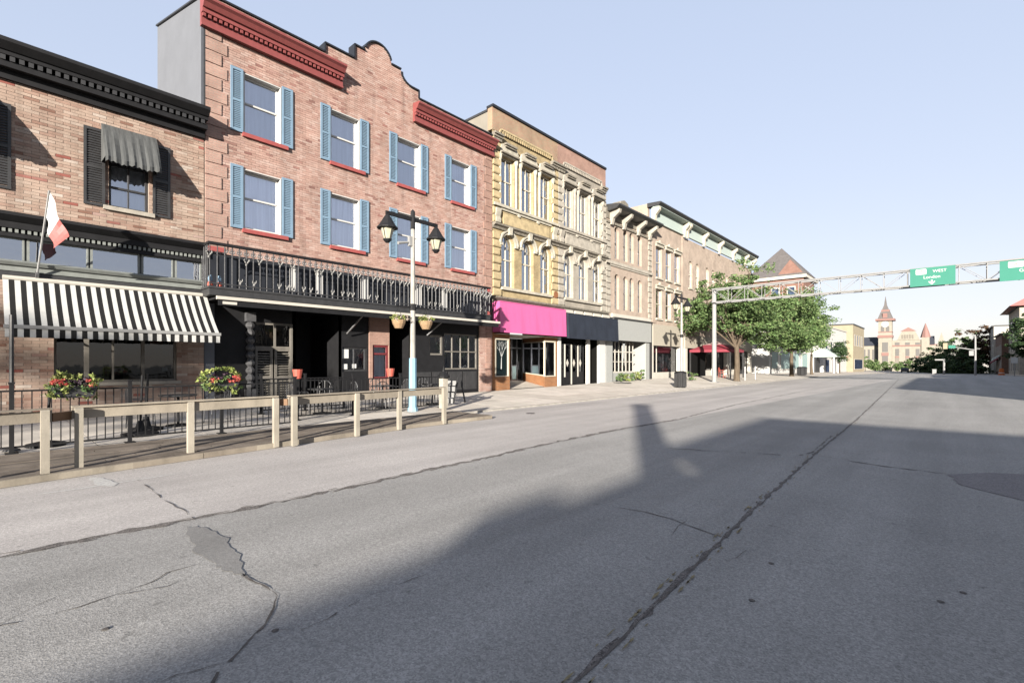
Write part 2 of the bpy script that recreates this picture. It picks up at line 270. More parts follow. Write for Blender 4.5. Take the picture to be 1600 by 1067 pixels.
# ------------------------------------------------------------------ object helpers
WL = {}
def tag(o, label=None, cat=None, group=None, kind=None):
    if label: o['label'] = label
    if cat: o['category'] = cat
    if group: o['group'] = group
    if kind: o['kind'] = kind
    return o
def thing(name, loc, label, cat, group=None):
    o = bpy.data.objects.new(name, None); o.empty_display_size = .2; COL.objects.link(o); o.location = loc
    WL[o] = Vector(loc); return tag(o, label, cat, group)
class MB:
    def __init__(s): s.v = []; s.f = []
    def face(s, pts):
        i = len(s.v); s.v += [tuple(p) for p in pts]; s.f.append(tuple(range(i, i + len(pts)))); return s
    def box(s, x0, x1, y0, y1, z0, z1):
        if x0 > x1: x0, x1 = x1, x0
        if y0 > y1: y0, y1 = y1, y0
        if z0 > z1: z0, z1 = z1, z0
        i = len(s.v)
        s.v += [(x0, y0, z0), (x1, y0, z0), (x1, y1, z0), (x0, y1, z0), (x0, y0, z1), (x1, y0, z1), (x1, y1, z1), (x0, y1, z1)]
        s.f += [(i, i+3, i+2, i+1), (i+4, i+5, i+6, i+7), (i, i+1, i+5, i+4), (i+1, i+2, i+6, i+5), (i+2, i+3, i+7, i+6), (i+3, i, i+4, i+7)]
        return s
    def bar(s, p0, p1, wd, ht, up=(0, 0, 1)):
        p0 = Vector(p0); p1 = Vector(p1); d = (p1 - p0).normalized(); up = Vector(up)
        if abs(d.dot(up)) > .98: up = Vector((1, 0, 0))
        sd = d.cross(up).normalized() * wd / 2; u2 = sd.cross(d).normalized() * ht / 2
        i = len(s.v)
        for p in (p0, p1):
            s.v += [tuple(p - sd - u2), tuple(p + sd - u2), tuple(p + sd + u2), tuple(p - sd + u2)]
        s.f += [(i, i+1, i+2, i+3), (i+7, i+6, i+5, i+4), (i, i+4, i+5, i+1), (i+1, i+5, i+6, i+2), (i+2, i+6, i+7, i+3), (i+3, i+7, i+4, i)]
        return s
    def tube(s, pts, rads, n=8, cap=True):
        pts = [Vector(p) for p in pts]; 
        if not hasattr(rads, '__len__'): rads = [rads] * len(pts)
        base = len(s.v); 
        for k, p in enumerate(pts):
            d = (pts[min(k + 1, len(pts) - 1)] - pts[max(k - 1, 0)]).normalized()
            a = d.cross(Vector((0, 0, 1))) if abs(d.z) < .95 else d.cross(Vector((1, 0, 0)))
            a.normalize(); b = d.cross(a)
            for j in range(n):
                t = 2 * math.pi * j / n; s.v.append(tuple(p + (a * math.cos(t) + b * math.sin(t)) * rads[k]))
        for k in range(len(pts) - 1):
            for j in range(n):
                a0 = base + k * n + j; a1 = base + k * n + (j + 1) % n
                s.f.append((a0, a1, a1 + n, a0 + n))
        if cap:
            s.f.append(tuple(base + j for j in range(n))[::-1]); s.f.append(tuple(base + (len(pts) - 1) * n + j for j in range(n)))
        return s
    def lathe(s, c, prof, n=12):                      # prof: list of (radius, z)
        return s.tube([(c[0], c[1], c[2] + z) for r, z in prof], [max(r, .001) for r, z in prof], n) if all(prof[i][1] < prof[i+1][1] for i in range(len(prof)-1)) else s._lathe(c, prof, n)
    def _lathe(s, c, prof, n):
        b = len(s.v)
        for r, z in prof:
            for j in range(n):
                t = 2 * math.pi * j / n; s.v.append((c[0] + r * math.cos(t), c[1] + r * math.sin(t), c[2] + z))
        for k in range(len(prof) - 1):
            for j in range(n):
                a0 = b + k * n + j; a1 = b + k * n + (j + 1) % n; s.f.append((a0, a1, a1 + n, a0 + n))
        return s
    def prism_x(s, yz, x0, x1):                       # polygon in the y-z plane given thickness along x
        i = len(s.v); n = len(yz)
        s.v += [(x1, y, z) for y, z in yz] + [(x0, y, z) for y, z in yz]
        s.f.append(tuple(i + k for k in range(n))); s.f.append(tuple(i + n + k for k in range(n))[::-1])
        for k in range(n): s.f.append((i + k, i + n + k, i + n + (k + 1) % n, i + (k + 1) % n))
        return s
    def prism_y(s, xz, y0, y1):
        i = len(s.v); n = len(xz)
        s.v += [(x, y0, z) for x, z in xz] + [(x, y1, z) for x, z in xz]
        s.f.append(tuple(i + k for k in range(n))); s.f.append(tuple(i + n + k for k in range(n))[::-1])
        for k in range(n): s.f.append((i + k, i + n + k, i + n + (k + 1) % n, i + (k + 1) % n))
        return s
    def mesh(s, name, m, off=(0, 0, 0), smooth=False):
        me = bpy.data.meshes.new(name); o = Vector(off)
        me.from_pydata([(x - o.x, y - o.y, z - o.z) for x, y, z in s.v], [], s.f)
        ms = m if isinstance(m, (list, tuple)) else [m]
        for k in ms: me.materials.append(k)
        if smooth: me.polygons.foreach_set('use_smooth', [True] * len(me.polygons))
        me.update(); return me
    def build(s, name, m, parent=None, kind=None, smooth=False, label=None):
        off = WL.get(parent, Vector((0, 0, 0)))
        o = bpy.data.objects.new(name, s.mesh(name, m, off, smooth)); COL.objects.link(o)
        if parent: o.parent = parent
        WL[o] = off
        if kind: o['kind'] = kind
        if label: o['label'] = label
        return o
def inst(name, me, parent, loc, rot=None, scale=None):
    o = bpy.data.objects.new(name, me); COL.objects.link(o); o.parent = parent
    o.location = Vector(loc) - WL.get(parent, Vector((0, 0, 0)))
    if rot: o.rotation_euler = rot
    if scale: o.scale = scale
    return o
def copy_tree(o, parent=None, **kw):
    c = o.copy(); COL.objects.link(c)
    if parent: c.parent = parent
    for ch in list(o.children): copy_tree(ch, c)
    for k, v in kw.items(): c[k] = v
    return c

# ---- walls with openings
def wall_front(mb, y0, y1, z0, z1, X, ops, depth=.3, rev=True):
    ys = sorted({y0, y1, *[min(max(v, y0), y1) for o in ops for v in o[:2]]})
    zs = sorted({z0, z1, *[min(max(v, z0), z1) for o in ops for v in o[2:4]]})
    for a, b in zip(ys, ys[1:]):
        for c, d in zip(zs, zs[1:]):
            ym, zm = (a + b) / 2, (c + d) / 2
            if any(o[0] < ym < o[1] and o[2] < zm < o[3] for o in ops): continue
            mb.face([(X, a, c), (X, b, c), (X, b, d), (X, a, d)])
    if rev:
        for o in ops:
            a, b, c, d = o[:4]; B = X - depth
            mb.face([(X, a, c), (B, a, c), (B, b, c), (X, b, c)]); mb.face([(X, a, d), (X, b, d), (B, b, d), (B, a, d)])
            mb.face([(X, a, c), (X, a, d), (B, a, d), (B, a, c)]); mb.face([(X, b, c), (B, b, c), (B, b, d), (X, b, d)])
            if len(o) > 4 and o[4]:                    # arched head: fill the spandrels
                r = (b - a) / 2; yc = (a + b) / 2; zs_ = d - r; n = 12
                pts = [(yc - r * math.cos(math.pi * k / n), zs_ + r * math.sin(math.pi * k / n)) for k in range(n + 1)]
                for (ya, za), (yb, zb) in zip(pts, pts[1:]):
                    mb.face([(X, ya, za), (X, yb, zb), (X, yb, d), (X, ya, d)])
                    mb.face([(X, ya, za), (B, ya, za), (B, yb, zb), (X, yb, zb)])
def free_runs(y0, y1, blocks):
    runs = [(y0, y1)]
    for a, b in blocks:
        nr = []
        for c, d in runs:
            if b <= c or a >= d: nr.append((c, d)); continue
            if a > c: nr.append((c, a))
            if b < d: nr.append((b, d))
        runs = nr
    return [r for r in runs if r[1] - r[0] > .02]
def brick_courses(par, y0, y1, z0, z1, X, ops, bl, bh, m, m_parts=300, focus=None, prof=None, gap=.009, proud=.008):
    """real bricks laid in running bond; the ones that show largest are objects, the others one mesh"""
    cells = []; row = 0; z = z0
    while z + bh * .5 < z1:
        zb, zt = z + gap / 2, min(z + bh - gap / 2, z1); zm = (zb + zt) / 2
        blk = [(o[0], o[1]) for o in ops if o[2] < zm < o[3]]
        lims = prof(zt) if prof else [(y0, y1)]
        for la, lb in lims:
            for a, b in free_runs(max(la, y0), min(lb, y1), blk):
                k = math.floor((a - y0) / bl - 1); s = y0 + (row % 2) * bl * .5
                while True:
                    c0 = max(a, s + k * bl + gap / 2); c1 = min(b, s + (k + 1) * bl - gap / 2); k += 1
                    if c0 >= b: break
                    if c1 - c0 > .025: cells.append((c0, c1, zb, zt))
        z += bh; row += 1
    full = [c for c in cells if c[1] - c[0] > bl - gap - .002 and c[3] - c[2] > bh - gap - .002]
    if focus: full.sort(key=lambda c: (c[0] - focus[0]) ** 2 + (c[2] - focus[1]) ** 2 * 1.0)
    pick = set(full[:m_parts])
    bm = MB().box(-.03, proud, -(bl - gap) / 2, (bl - gap) / 2, -(bh - gap) / 2, (bh - gap) / 2)
    bm.f = [f for i, f in enumerate(bm.f) if i != 5]
    me = bm.mesh('brick', m)
    rest = MB()
    for c in cells:
        j = random.uniform(-.004, .004)
        if c in pick:
            inst('brick', me, par, (X + j, (c[0] + c[1]) / 2, (c[2] + c[3]) / 2))
        else:
            x1 = X + proud + j; x0_ = X - .02; i = len(rest.v); a, b, d, e = c
            rest.v += [(x0_, a, d), (x1, a, d), (x1, b, d), (x0_, b, d), (x0_, a, e), (x1, a, e), (x1, b, e), (x0_, b, e)]
            rest.f += [(i, i+3, i+2, i+1), (i+4, i+5, i+6, i+7), (i, i+1, i+5, i+4), (i+1, i+2, i+6, i+5), (i+2, i+3, i+7, i+6)]
    if rest.v: rest.build('bricks', m, par, kind='stuff')

def window(par, y0, y1, z0, z1, X=X0, rec=.14, fw=.07, fm='white', rail=.5, mull=0, back='curtain', sill=None, arch=False, glass='glass', back2=None, rows=None, boff=.13):
    """frame (the part) with panes and sill as its pieces"""
    f = MB(); a, b = X - rec - .06, X - rec; r = (y1 - y0) / 2; yc = (y0 + y1) / 2; zs = z1 - r if arch else z1
    f.box(a, b, y0, y0 + fw, z0, zs); f.box(a, b, y1 - fw, y1, z0, zs); f.box(a - .002, b + .002, y0, y1, z0, z0 + fw)
    n = 12
    arc = [(yc - math.cos(math.pi * k / n) * r, zs + math.sin(math.pi * k / n) * r) for k in range(n + 1)]
    if arch:
        q = 1 - fw / r
        for k in range(n):
            (ya, za), (yb, zb) = arc[k], arc[k + 1]
            i = [(yc + (ya - yc) * q, zs + (za - zs) * q), (yc + (yb - yc) * q, zs + (zb - zs) * q)]
            f.prism_x([(ya, za), i[0], i[1], (yb, zb)], a, b)
    else: f.box(a - .002, b + .002, y0, y1, z1 - fw, z1)
    zr = [z0 + fw * .5]
    rl = rows if rows else ([rail] if rail else [])
    for q in rl:
        zz = z0 + (z1 - z0) * q; f.box(a + .004, b + .012, y0 + fw, y1 - fw, zz - fw * .38, zz + fw * .38); zr.append(zz)
    zr.append(z1 - fw * .3 if not arch else z1)
    for k in range(mull):
        yy = y0 + (y1 - y0) * (k + 1) / (mull + 1); f.box(a + .01, b + .006, yy - fw * .22, yy + fw * .22, z0 + fw, (z1 - fw) if not arch else z1 - fw * .6)
    o = f.build('window', M[fm], par)
    xp = X - rec - .035
    ysp = [y0 + .01 + (y1 - y0 - .02) * k / (mull + 1) for k in range(mull + 2)]
    for i, (c, d) in enumerate(zip(zr, zr[1:])):
        if arch and i == len(zr) - 2:
            p = [(xp, y0 + .01, c), (xp, y1 - .01, c)] + [(xp, yc + (ya - yc) * .97, zs + (za - zs) * .97) for ya, za in arc[::-1]]
            MB().face(p).build('pane', M[glass], o); continue
        for ya, yb in zip(ysp, ysp[1:]):
            MB().face([(xp, ya, c), (xp, yb, c), (xp, yb, d), (xp, ya, d)]).build('pane', M[glass], o)
    xb = X - rec - boff  # dim_room backings below are painted room darkness, whatever their object name
    zm = z0 + (z1 - z0) * (rail or .5)
    if back2:
        MB().face([(xb, y0 - .02, z0), (xb, y1 + .02, z0), (xb, y1 + .02, zm), (xb, y0 - .02, zm)]).build('blind', M[back2], o)
        MB().face([(xb - .02, y0 - .02, zm), (xb - .02, y1 + .02, zm), (xb - .02, y1 + .02, z1), (xb - .02, y0 - .02, z1)]).build('curtain', M[back], o)
    else:
        MB().face([(xb, y0 - .02, z0), (xb, y1 + .02, z0), (xb, y1 + .02, z1), (xb, y0 - .02, z1)]).build('curtain', M[back], o)
    if sill:
        h, p, sm, ext = sill
        MB().box(X - .1, X + p, y0 - ext, y1 + ext, z0 - h, z0).build('sill', M[sm], o)
    return o
def text(s, size, loc, rot, m, par, name='lettering', ext=.004, align='CENTER'):
    c = bpy.data.curves.new(name, 'FONT'); c.body = s; c.size = size; c.extrude = ext; c.align_x = align; c.align_y = 'CENTER'
    t = bpy.data.objects.new(name, c); COL.objects.link(t)
    dg = bpy.context.evaluated_depsgraph_get(); me = bpy.data.meshes.new_from_object(t.evaluated_get(dg))
    bpy.data.objects.remove(t); me.materials.clear(); me.materials.append(M[m])
    o = bpy.data.objects.new(name, me); COL.objects.link(o); o.parent = par
    o.location = Vector(loc) - WL.get(par, Vector((0, 0, 0))); o.rotation_euler = rot; return o

# ---- leaves
def leaf_mesh(name, pts, size, m, flat=.0):
    """pts: N x 3 numpy array of leaf positions; each leaf a small bent diamond"""
    N = len(pts); d = RNG.normal(size=(N, 3)); d /= np.linalg.norm(d, axis=1)[:, None]
    if flat: d[:, 2] *= (1 - flat); d /= np.linalg.norm(d, axis=1)[:, None]
    e = RNG.normal(size=(N, 3)); e -= (e * d).sum(1)[:, None] * d; e /= np.linalg.norm(e, axis=1)[:, None]
    s = size * RNG.uniform(.6, 1.4, (N, 1)); 
    v = np.empty((N, 4, 3)); v[:, 0] = pts - d * s; v[:, 1] = pts + e * s * .5; v[:, 2] = pts + d * s; v[:, 3] = pts - e * s * .5
    me = bpy.data.meshes.new(name); me.vertices.add(N * 4); me.vertices.foreach_set('co', v.reshape(-1))
    me.loops.add(N * 4); me.loops.foreach_set('vertex_index', np.arange(N * 4)); me.polygons.add(N)
    me.polygons.foreach_set('loop_start', np.arange(0, N * 4, 4)); me.polygons.foreach_set('loop_total', np.full(N, 4))
    me.materials.append(m); me.update(calc_edges=True); return me
def clump_pts(centres, rad, per):
    out = []
    for c in centres:
        r = rad * random.uniform(.45, 1.35); p = RNG.normal(size=(int(per), 3)); p /= np.linalg.norm(p, axis=1)[:, None]
        p *= (RNG.uniform(0, 1, (int(per), 1)) ** .5) * r; p[:, 2] *= .62; out.append(p + np.array(c))
    return np.concatenate(out)
def tree(name, base, h, blobs, label, group, trunk_r=.2, clumps=90, per=70, leaf=.11, m='leaf', fork=.35, crad=.6, lean=(0, 0), cat='tree'):
    """blobs: (dx, dy, z, rx, ry, rz) ellipsoids that the limbs fill with leaf clumps"""
    t = thing(name, base, label, cat, group)
    b = Vector(base); mb = MB(); top = b + Vector((lean[0], lean[1], h * fork))
    mid = b + Vector((lean[0] * .4 + random.uniform(-.06, .06), lean[1] * .4, h * fork * .5))
    mb.tube([b - Vector((0, 0, .1)), b + Vector((0, 0, .15)), mid, top], [trunk_r * 1.5, trunk_r * 1.12, trunk_r * .95, trunk_r * .8], 10)
    cen = []
    vol = [bl[3] * bl[4] * bl[5] for bl in blobs]; tv = sum(vol)
    for bl, v in zip(blobs, vol):
        c = b + Vector(bl[:3])
        q = top + (c - top) * .5 + Vector((random.uniform(-.3, .3), random.uniform(-.3, .3), .2))
        mb.tube([top - Vector((0, 0, .1)), q, c], [trunk_r * .42, trunk_r * .24, trunk_r * .10], 7)
        n = max(3, int(clumps * v / tv))
        for k in range(n):
            p = Vector((random.gauss(0, 1), random.gauss(0, 1), random.gauss(0, 1))).normalized() * (random.uniform(.25, 1) ** .6 if random.random() < .84 else random.uniform(1.0, 1.38))
            e = c + Vector((p.x * bl[3], p.y * bl[4], p.z * bl[5])); cen.append(e)
            if k % 3 == 0: mb.tube([c, c + (e - c) * .55 + Vector((0, 0, .1)), e], [trunk_r * .14, trunk_r * .08, trunk_r * .03], 4, False)
    mb.build('trunk', M['bark'], t)
    me = leaf_mesh('crown', clump_pts(cen, crad, per) - np.array(base), leaf, M[m], .35)
    o = bpy.data.objects.new('crown', me); COL.objects.link(o); o.parent = t
    return t

# =================================================================== THE SETTING
# ground, road
g = MB(); ys = [-400, 60, 65, 70, 75, 80, 500, 3000]
for a, b in zip(ys, ys[1:]): g.face([(-2500, a, gz(a) - .06), (2500, a, gz(a) - .06), (2500, b, gz(b) - .06), (-2500, b, gz(b) - .06)])
tag(g.build('ground', M['ground']), 'broad flat ground under the whole town', None, None, 'structure')
KX = -11.4                                          # left kerb line
def kx(Y): return KX if Y < 40 else KX - .0 * (Y - 40)
r = MB(); ys = [-60, 0, 20, 40, 60, 65, 70, 75, 80, 120, 200, 320]
for a, b in zip(ys, ys[1:]): r.face([(-11.5, a, gz(a)), (8.6, a, gz(a)), (8.6, b, gz(b)), (-11.5, b, gz(b))])
road = tag(r.build('road', M['asphalt']), 'wide worn grey asphalt main street running to the town hall', None, None, 'structure')
r = MB()
for a, b in zip(ys, ys[1:]): r.face([(8.5, a, gz(a) + .13), (10.6, a, gz(a) + .13), (10.6, b, gz(b) + .13), (8.5, b, gz(b) + .13)]); r.face([(8.5, a, gz(a) - .05), (8.5, a, gz(a) + .13), (8.5, b, gz(b) + .13), (8.5, b, gz(b) - .05)])
tag(r.build('sidewalk', M['concrete']), 'pale concrete sidewalk on the shaded side of the street', None, None, 'structure')

# left sidewalk: rises towards the shop fronts and a little along the street
def sz(x, Y):
    back = .2 + .2 * min(max((Y - 17) / 20, 0), 1) if Y > 17 else .2
    k = min(max((KX - x) / 5.6, 0), 1); return gz(Y) + .06 + (back - .06) * k
s = MB(); yl = [-14 + 2 * k for k in range(0, 51)] + [120, 160, 220]
for a, b in zip(yl, yl[1:]):
    for xa, xb in ((KX, -14.2), (-14.2, -20)):
        s.face([(xa, a, sz(xa, a) - .03), (xb, a, sz(xb, a) - .03), (xb, b, sz(xb, b) - .03), (xa, b, sz(xa, b) - .03)][::-1])
walk = tag(s.build('sidewalk', M['concrete']), 'pale concrete sidewalk along the sunny shop fronts', None, None, 'structure')
kb = MB()
for a, b in zip(yl, yl[1:]):
    kb.face([(KX + .15, a, -.05 + gz(a)), (KX + .15, b, -.05 + gz(b)), (KX + .15, b, sz(KX, b)), (KX + .15, a, sz(KX, a))])
    kb.face([(KX + .15, a, sz(KX, a)), (KX + .15, b, sz(KX, b)), (KX, b, sz(KX, b)), (KX, a, sz(KX, a))])
kb.build('kerb', mat('kerb_concrete', (.30, .28, .25), .9, .2, noise=.3, nscale=3, k=.7), walk)
cols = [KX - .01, -13.2, -15.0, -16.9]
for i in range(36):                                   # concrete slabs with open joints
    ya = -2 + 1.8 * i; yb = ya + 1.785
    for xa, xb in zip(cols, cols[1:]):
        q = MB(); xa2, xb2 = xa - .007, xb + .007
        t4 = [(xa2, ya, sz(xa2, ya)), (xa2, yb, sz(xa2, yb)), (xb2, yb, sz(xb2, yb)), (xb2, ya, sz(xb2, ya))]
        q.face(t4)
        for k in range(4):
            p, n_ = t4[k], t4[(k + 1) % 4]; q.face([p, (p[0], p[1], p[2] - .028), (n_[0], n_[1], n_[2] - .028), n_])
        q.build('paving_slab', M['slab'], walk)
# recessed shop floors stand on this
# --- road marks: cracks, joints, patches, paint
def ribbon(pts, wid, z, jit=.0, sub=6, wj=.5, broken=0):
    P = []
    for a, b in zip(pts, pts[1:]):
        n = max(2, int((b - a).length / .12)) if sub else 1
        n = min(n, 60)
        for k in range(n): P.append(a + (b - a) * (k / n))
    P.append(pts[-1]); mb = MB(); prev = None
    for i, p in enumerate(P):
        d = (P[min(i + 1, len(P) - 1)] - P[max(i - 1, 0)]); d.z = 0; d.normalize(); n = Vector((-d.y, d.x, 0))
        c = p + n * random.gauss(0, jit); wv = wid * (1 + random.uniform(-wj, wj))
        if i in (0, len(P) - 1): wv *= .3
        L, R = c + n * wv / 2, c - n * wv / 2; L.z = R.z = z + gz(c.y)
        if prev and not (broken and random.random() < broken): mb.face([prev[0], prev[1], R, L])
        prev = (L, R)
    return mb
G = lambda *pp: [onG(x, y) for x, y in pp]
cracks = [([(215, 750), (240, 768), (262, 785), (290, 800), (305, 812)], .03), ([(380, 898), (392, 905), (408, 915), (425, 922), (430, 932), (426, 950), (415, 975), (398, 990), (370, 1020), (345, 1050), (320, 1085)], .028),
          ([(408, 988), (440, 984), (470, 985), (510, 968), (545, 948), (580, 930), (620, 915), (665, 898)], .014),
          ([(-60, 1000), (0, 978), (60, 965), (120, 950), (180, 930), (235, 910), (262, 895), (310, 882)], .016), ([(185, 930), (230, 922), (262, 917), (283, 905)], .012), ([(-40, 1000), (0, 975), (50, 950), (88, 932)], .014),
          ([(920, 785), (965, 793), (1010, 800), (1050, 811), (1090, 827), (1140, 842)], .026), ([(1050, 835), (1060, 822), (1075, 812)], .012),
          ([(1040, 700), (1120, 705), (1190, 709), (1250, 712), (1270, 706), (1300, 680)], .045), ([(1280, 712), (1350, 724), (1420, 733), (1480, 740)], .06),
          ([(1120, 880), (1150, 872), (1168, 858)], .01), ([(250, 1067), (275, 1055), (300, 1050), (350, 1035)], .012)]
for p, wd in cracks:
    tag(ribbon(G(*p), wd * .42, .006, wd * .3, 6, .9, .10).build('road_crack', M['crack'], road), None, None, None, 'structure')
lane = G((-120, 893), (0, 870), (150, 840), (300, 811), (450, 781), (600, 749), (760, 715), (870, 690), (960, 672), (1060, 655))
lp = [p for p in lane]; ext = lane[-1] + (lane[-1] - lane[-3]).normalized() * 45; lp.append(Vector((ext.x, ext.y, 0)))
mb = MB()
for a, b in zip(lp, lp[1:]):
    n = max(1, int((b.y - a.y) / 3))
    for k in range(n):
        p, q = a.lerp(b, k / n), a.lerp(b, (k + 1) / n); mb.face([(-11.3, p.y, .002), (p.x, p.y, .002), (q.x, q.y, .002), (-11.3, q.y, .002)])
mb.build('parking_lane', M['lane'], road, kind='structure')
for off, wd, mm in ((0, .085, 'joint'), (.055, .014, 'crack'), (-.045, .012, 'crack')):
    ribbon([p + Vector((off, 0, 0)) for p in lane], wd, .004 if mm == 'joint' else .007, .018, 6, .9, 0 if mm == 'joint' else .3).build('road_joint', M[mm], road, kind='structure')
ribbon(G((1060, 655), (1150, 632), (1250, 612)), .06, .004, .02, 6, .7).build('road_joint', M['joint'], road, kind='structure')
med = G((860, 1105), (900, 1067), (1000, 970), (1090, 880), (1180, 795), (1270, 713), (1340, 655), (1385, 612), (1405, 592))
ribbon(med, .012, .007, .006, 6, .8, .12).build('road_joint', M['crack'], road, kind='structure')
ribbon([p + Vector((-.01, 0, 0)) for p in med], .034, .0045, .010, 6, .8, .04).build('road_joint', M['joint'], road, kind='structure')
yl_ = MB()
for k in range(150):                                  # remnants of the yellow centre line
    i = random.random() ** .6 * (len(med) - 1.01); a = med[int(i)].lerp(med[int(i) + 1], i % 1); d = (med[int(i) + 1] - med[int(i)]).normalized()
    n = Vector((-d.y, d.x, 0)); c = a + n * random.choice((.05, -.055, .075)); L = random.uniform(.03, .16); wv = random.uniform(.004, .014)
    yl_.face([(c.x, c.y, .009 + gz(c.y)), *[tuple(q) for q in (c + d * L * .5 - n * wv + Vector((0, 0, .009)), c + d * L + Vector((0, 0, .009)), c + d * L * .6 + n * wv + Vector((0, 0, .009)))]])
yl_.build('lane_marking', M['yellow_line'], road, kind='stuff')
ribbon(G((55, 773), (130, 763), (200, 752), (290, 738)), .055, .005, .004, 6, .35).build('lane_marking', M['white_line'], road, kind='structure')
ribbon(G((146, 746), (160, 752), (175, 760)), .16, .006, .01, 6, .3).build('lane_marking', M['white_line'], road, kind='structure')
def patch(pts, m, z, par=road):
    P = [onG(*p, z) for p in pts]; Q = []
    for a, b in zip(P, P[1:] + P[:1]):
        n = 6
        for k in range(n): Q.append(a + (b - a) * k / n + Vector((random.gauss(0, .015), random.gauss(0, .015), 0)))
    MB().face(Q[::-1]).build('road_patch', M[m], par, kind='structure')
patch([(290, 822), (320, 822), (352, 840), (368, 862), (385, 900), (372, 898), (340, 885), (305, 858)], 'seal', .005)
patch([(1484, 741), (1545, 738), (1640, 742), (1760, 760), (1700, 800), (1600, 782), (1500, 757)], 'patch', .005)
for px, py in ((165, 983), (430, 985), (1205, 880), (1505, 926), (1470, 940), (1175, 938), (830, 648)):
    c = onG(px, py); 
    MB().lathe((c.x, c.y, .0), [(.022, .004), (.014, .007), (.0, .008)], 7).build('tar_spot', M['crack'], road, kind='structure')
# utility cover in the road, manhole on the sidewalk
c = onG(972, 600, .2); c.z = sz(c.x, c.y)
t = thing('planting_grate', (c.x, c.y, c.z), 'round dark iron grate set in the sunny sidewalk', 'grate')
mb = MB(); mb.lathe(c, [(.62, .003), (.62, .02), (.5, .025), (.48, .012), (.0, .012)], 18); mb.build('rim', M['charcoal'], t)
mb = MB()
for k in range(-5, 6): 
    L = math.sqrt(max(.0, .23 - (k * .085) ** 2)); mb.box(c.x + k * .085 - .02, c.x + k * .085 + .02, c.y - L, c.y + L, c.z + .01, c.z + .022)
mb.build('bars', M['steel'], t)
c = onG(829, 646); t = thing('valve_cover', (c.x, c.y, 0), 'small round iron valve cover in the sunlit road near the kerb', 'valve cover')
MB().lathe((c.x, c.y, 0), [(.14, .003), (.14, .012), (.10, .014), (.09, .004), (0, .004)], 14).build('rim', M['charcoal'], t)

# boardwalk of timber planks over the parking lane
BW = [onG(-300, 808), onG(0, 762), onG(240, 727), onG(480, 692), onG(640, 669), onG(768, 654)]
BZ = .10
def bw_x(Y):
    for a, b in zip(BW, BW[1:]):
        if a.y <= Y <= b.y: return a.x + (b.x - a.x) * (Y - a.y) / (b.y - a.y)
    return BW[0].x if Y < BW[0].y else BW[-1].x
bwk = thing('boardwalk', (-10.2, 5, 0), 'low brown plank boardwalk beside the road under the wooden railing', 'boardwalk')
YE = BW[-1].y - .03
Yb = [-2.2, 0, 2, 4, 6, 8, YE]
sub = MB()
for a, b in zip(Yb, Yb[1:]):
    sub.face([(bw_x(a) - .03, a, .002), (bw_x(b) - .03, b, .002), (bw_x(b) - .03, b, BZ - .035), (bw_x(a) - .03, a, BZ - .035)])
    sub.face([(bw_x(a) - .03, a, BZ - .04), (bw_x(b) - .03, b, BZ - .04), (-11.5, b, BZ - .04), (-11.5, a, BZ - .04)])
sub.build('joists', M['woodbrown'], bwk)
npl = 16
for k in range(npl):                                   # planks run along the street, in three lengths each
    cuts = [-2.2, random.uniform(1, 3), random.uniform(5, 7), YE]
    for a, b in zip(cuts, cuts[1:]):
        mb = MB(); n = 4; zt = BZ + random.uniform(-.004, .004)
        L = []
        for i in range(n + 1):
            y = a + .004 + (b - a - .008) * i / n; e = bw_x(y); wpl = (11.5 + e) / npl
            L.append((e - k * wpl - .006, e - (k + 1) * wpl + .006, y))
        for (p, q, y), (p2, q2, y2) in zip(L, L[1:]):
            mb.face([(p, y, zt), (p2, y2, zt), (q2, y2, zt), (q, y, zt)]); mb.face([(p, y, zt - .03), (p2, y2, zt - .03), (p2, y2, zt), (p, y, zt)])
            mb.face([(q, y, zt), (q2, y2, zt), (q2, y2, zt - .03), (q, y, zt - .03)])
        p, q, y = L[-1]; mb.face([(p, y, zt - .1), (q, y, zt - .1), (q, y, zt), (p, y, zt)])
        mb.build('plank', M['deck'], bwk)
for a, b in ((-2.2, 2.6), (2.61, 7.0), (7.01, YE)):  # edge timber at the road
    mb = MB(); n = 5; P = [Vector((bw_x(a + (b - a) * i / n) + .03, a + (b - a) * i / n, BZ * .5 + .002)) for i in range(n + 1)]
    for p, q in zip(P, P[1:]): mb.bar(p, q, .06, BZ - .01)
    mb.build('edge_timber', M['wood'], bwk)
MB().bar((BW[-1].x, YE + .03, .05), (-11.5, YE + .03, .05), .05, .1).build('edge_timber', M['wood'], bwk)

# =================================================================== BUILDINGS ON THE SUNNY SIDE
YB1, YB2, YB3, YB4, YB5, YB6 = 4.81, 17.45, 22.9, 28.25, 35.0, 41.2
# ------------------------------------------------------------------- the tan brick corner pub with the striped awning
b0 = thing('brick_building', (X0, .5, .2), 'two storey tan brick building with black cornice and a striped shop awning', 'building')
Y0, Y1 = -5.5, YB1 - .02
win0 = (2.52, 3.42); wz = (5.86, 7.75)
pitch = 3.25
ops = [(win0[0], win0[1], *wz), (win0[0] - pitch, win0[1] - pitch, *wz), (win0[0] - 2 * pitch, win0[1] - 2 * pitch, *wz)]
shop = (fy(84), fy(276), 1.08, 2.75)
mb = MB(); wall_front(mb, Y0, Y1, 4.9, 9.1, X0, ops, .28); wall_front(mb, Y0, Y1, .1, 4.1, X0, [shop], .25)
mb.box(X0 - 14, X0 - .3, Y0, Y1, 8.6, 8.9); mb.box(X0 - 14, X0 - .32, Y0, Y0 + .3, 0, 8.6); mb.box(X0 - 14, X0 - 13.7, Y0 + .3, Y1, 0, 8.6)
mb.face([(X0, Y0, .1), (X0, Y0, 9), (X0 - .35, Y0, 9), (X0 - .35, Y0, .1)])
mb.build('wall', M['mortar'], b0)
brick_courses(b0, Y0, Y1, 5.0, 8.75, X0, ops, .29, .078, M['b0brick'], 230, (1.5, 7))
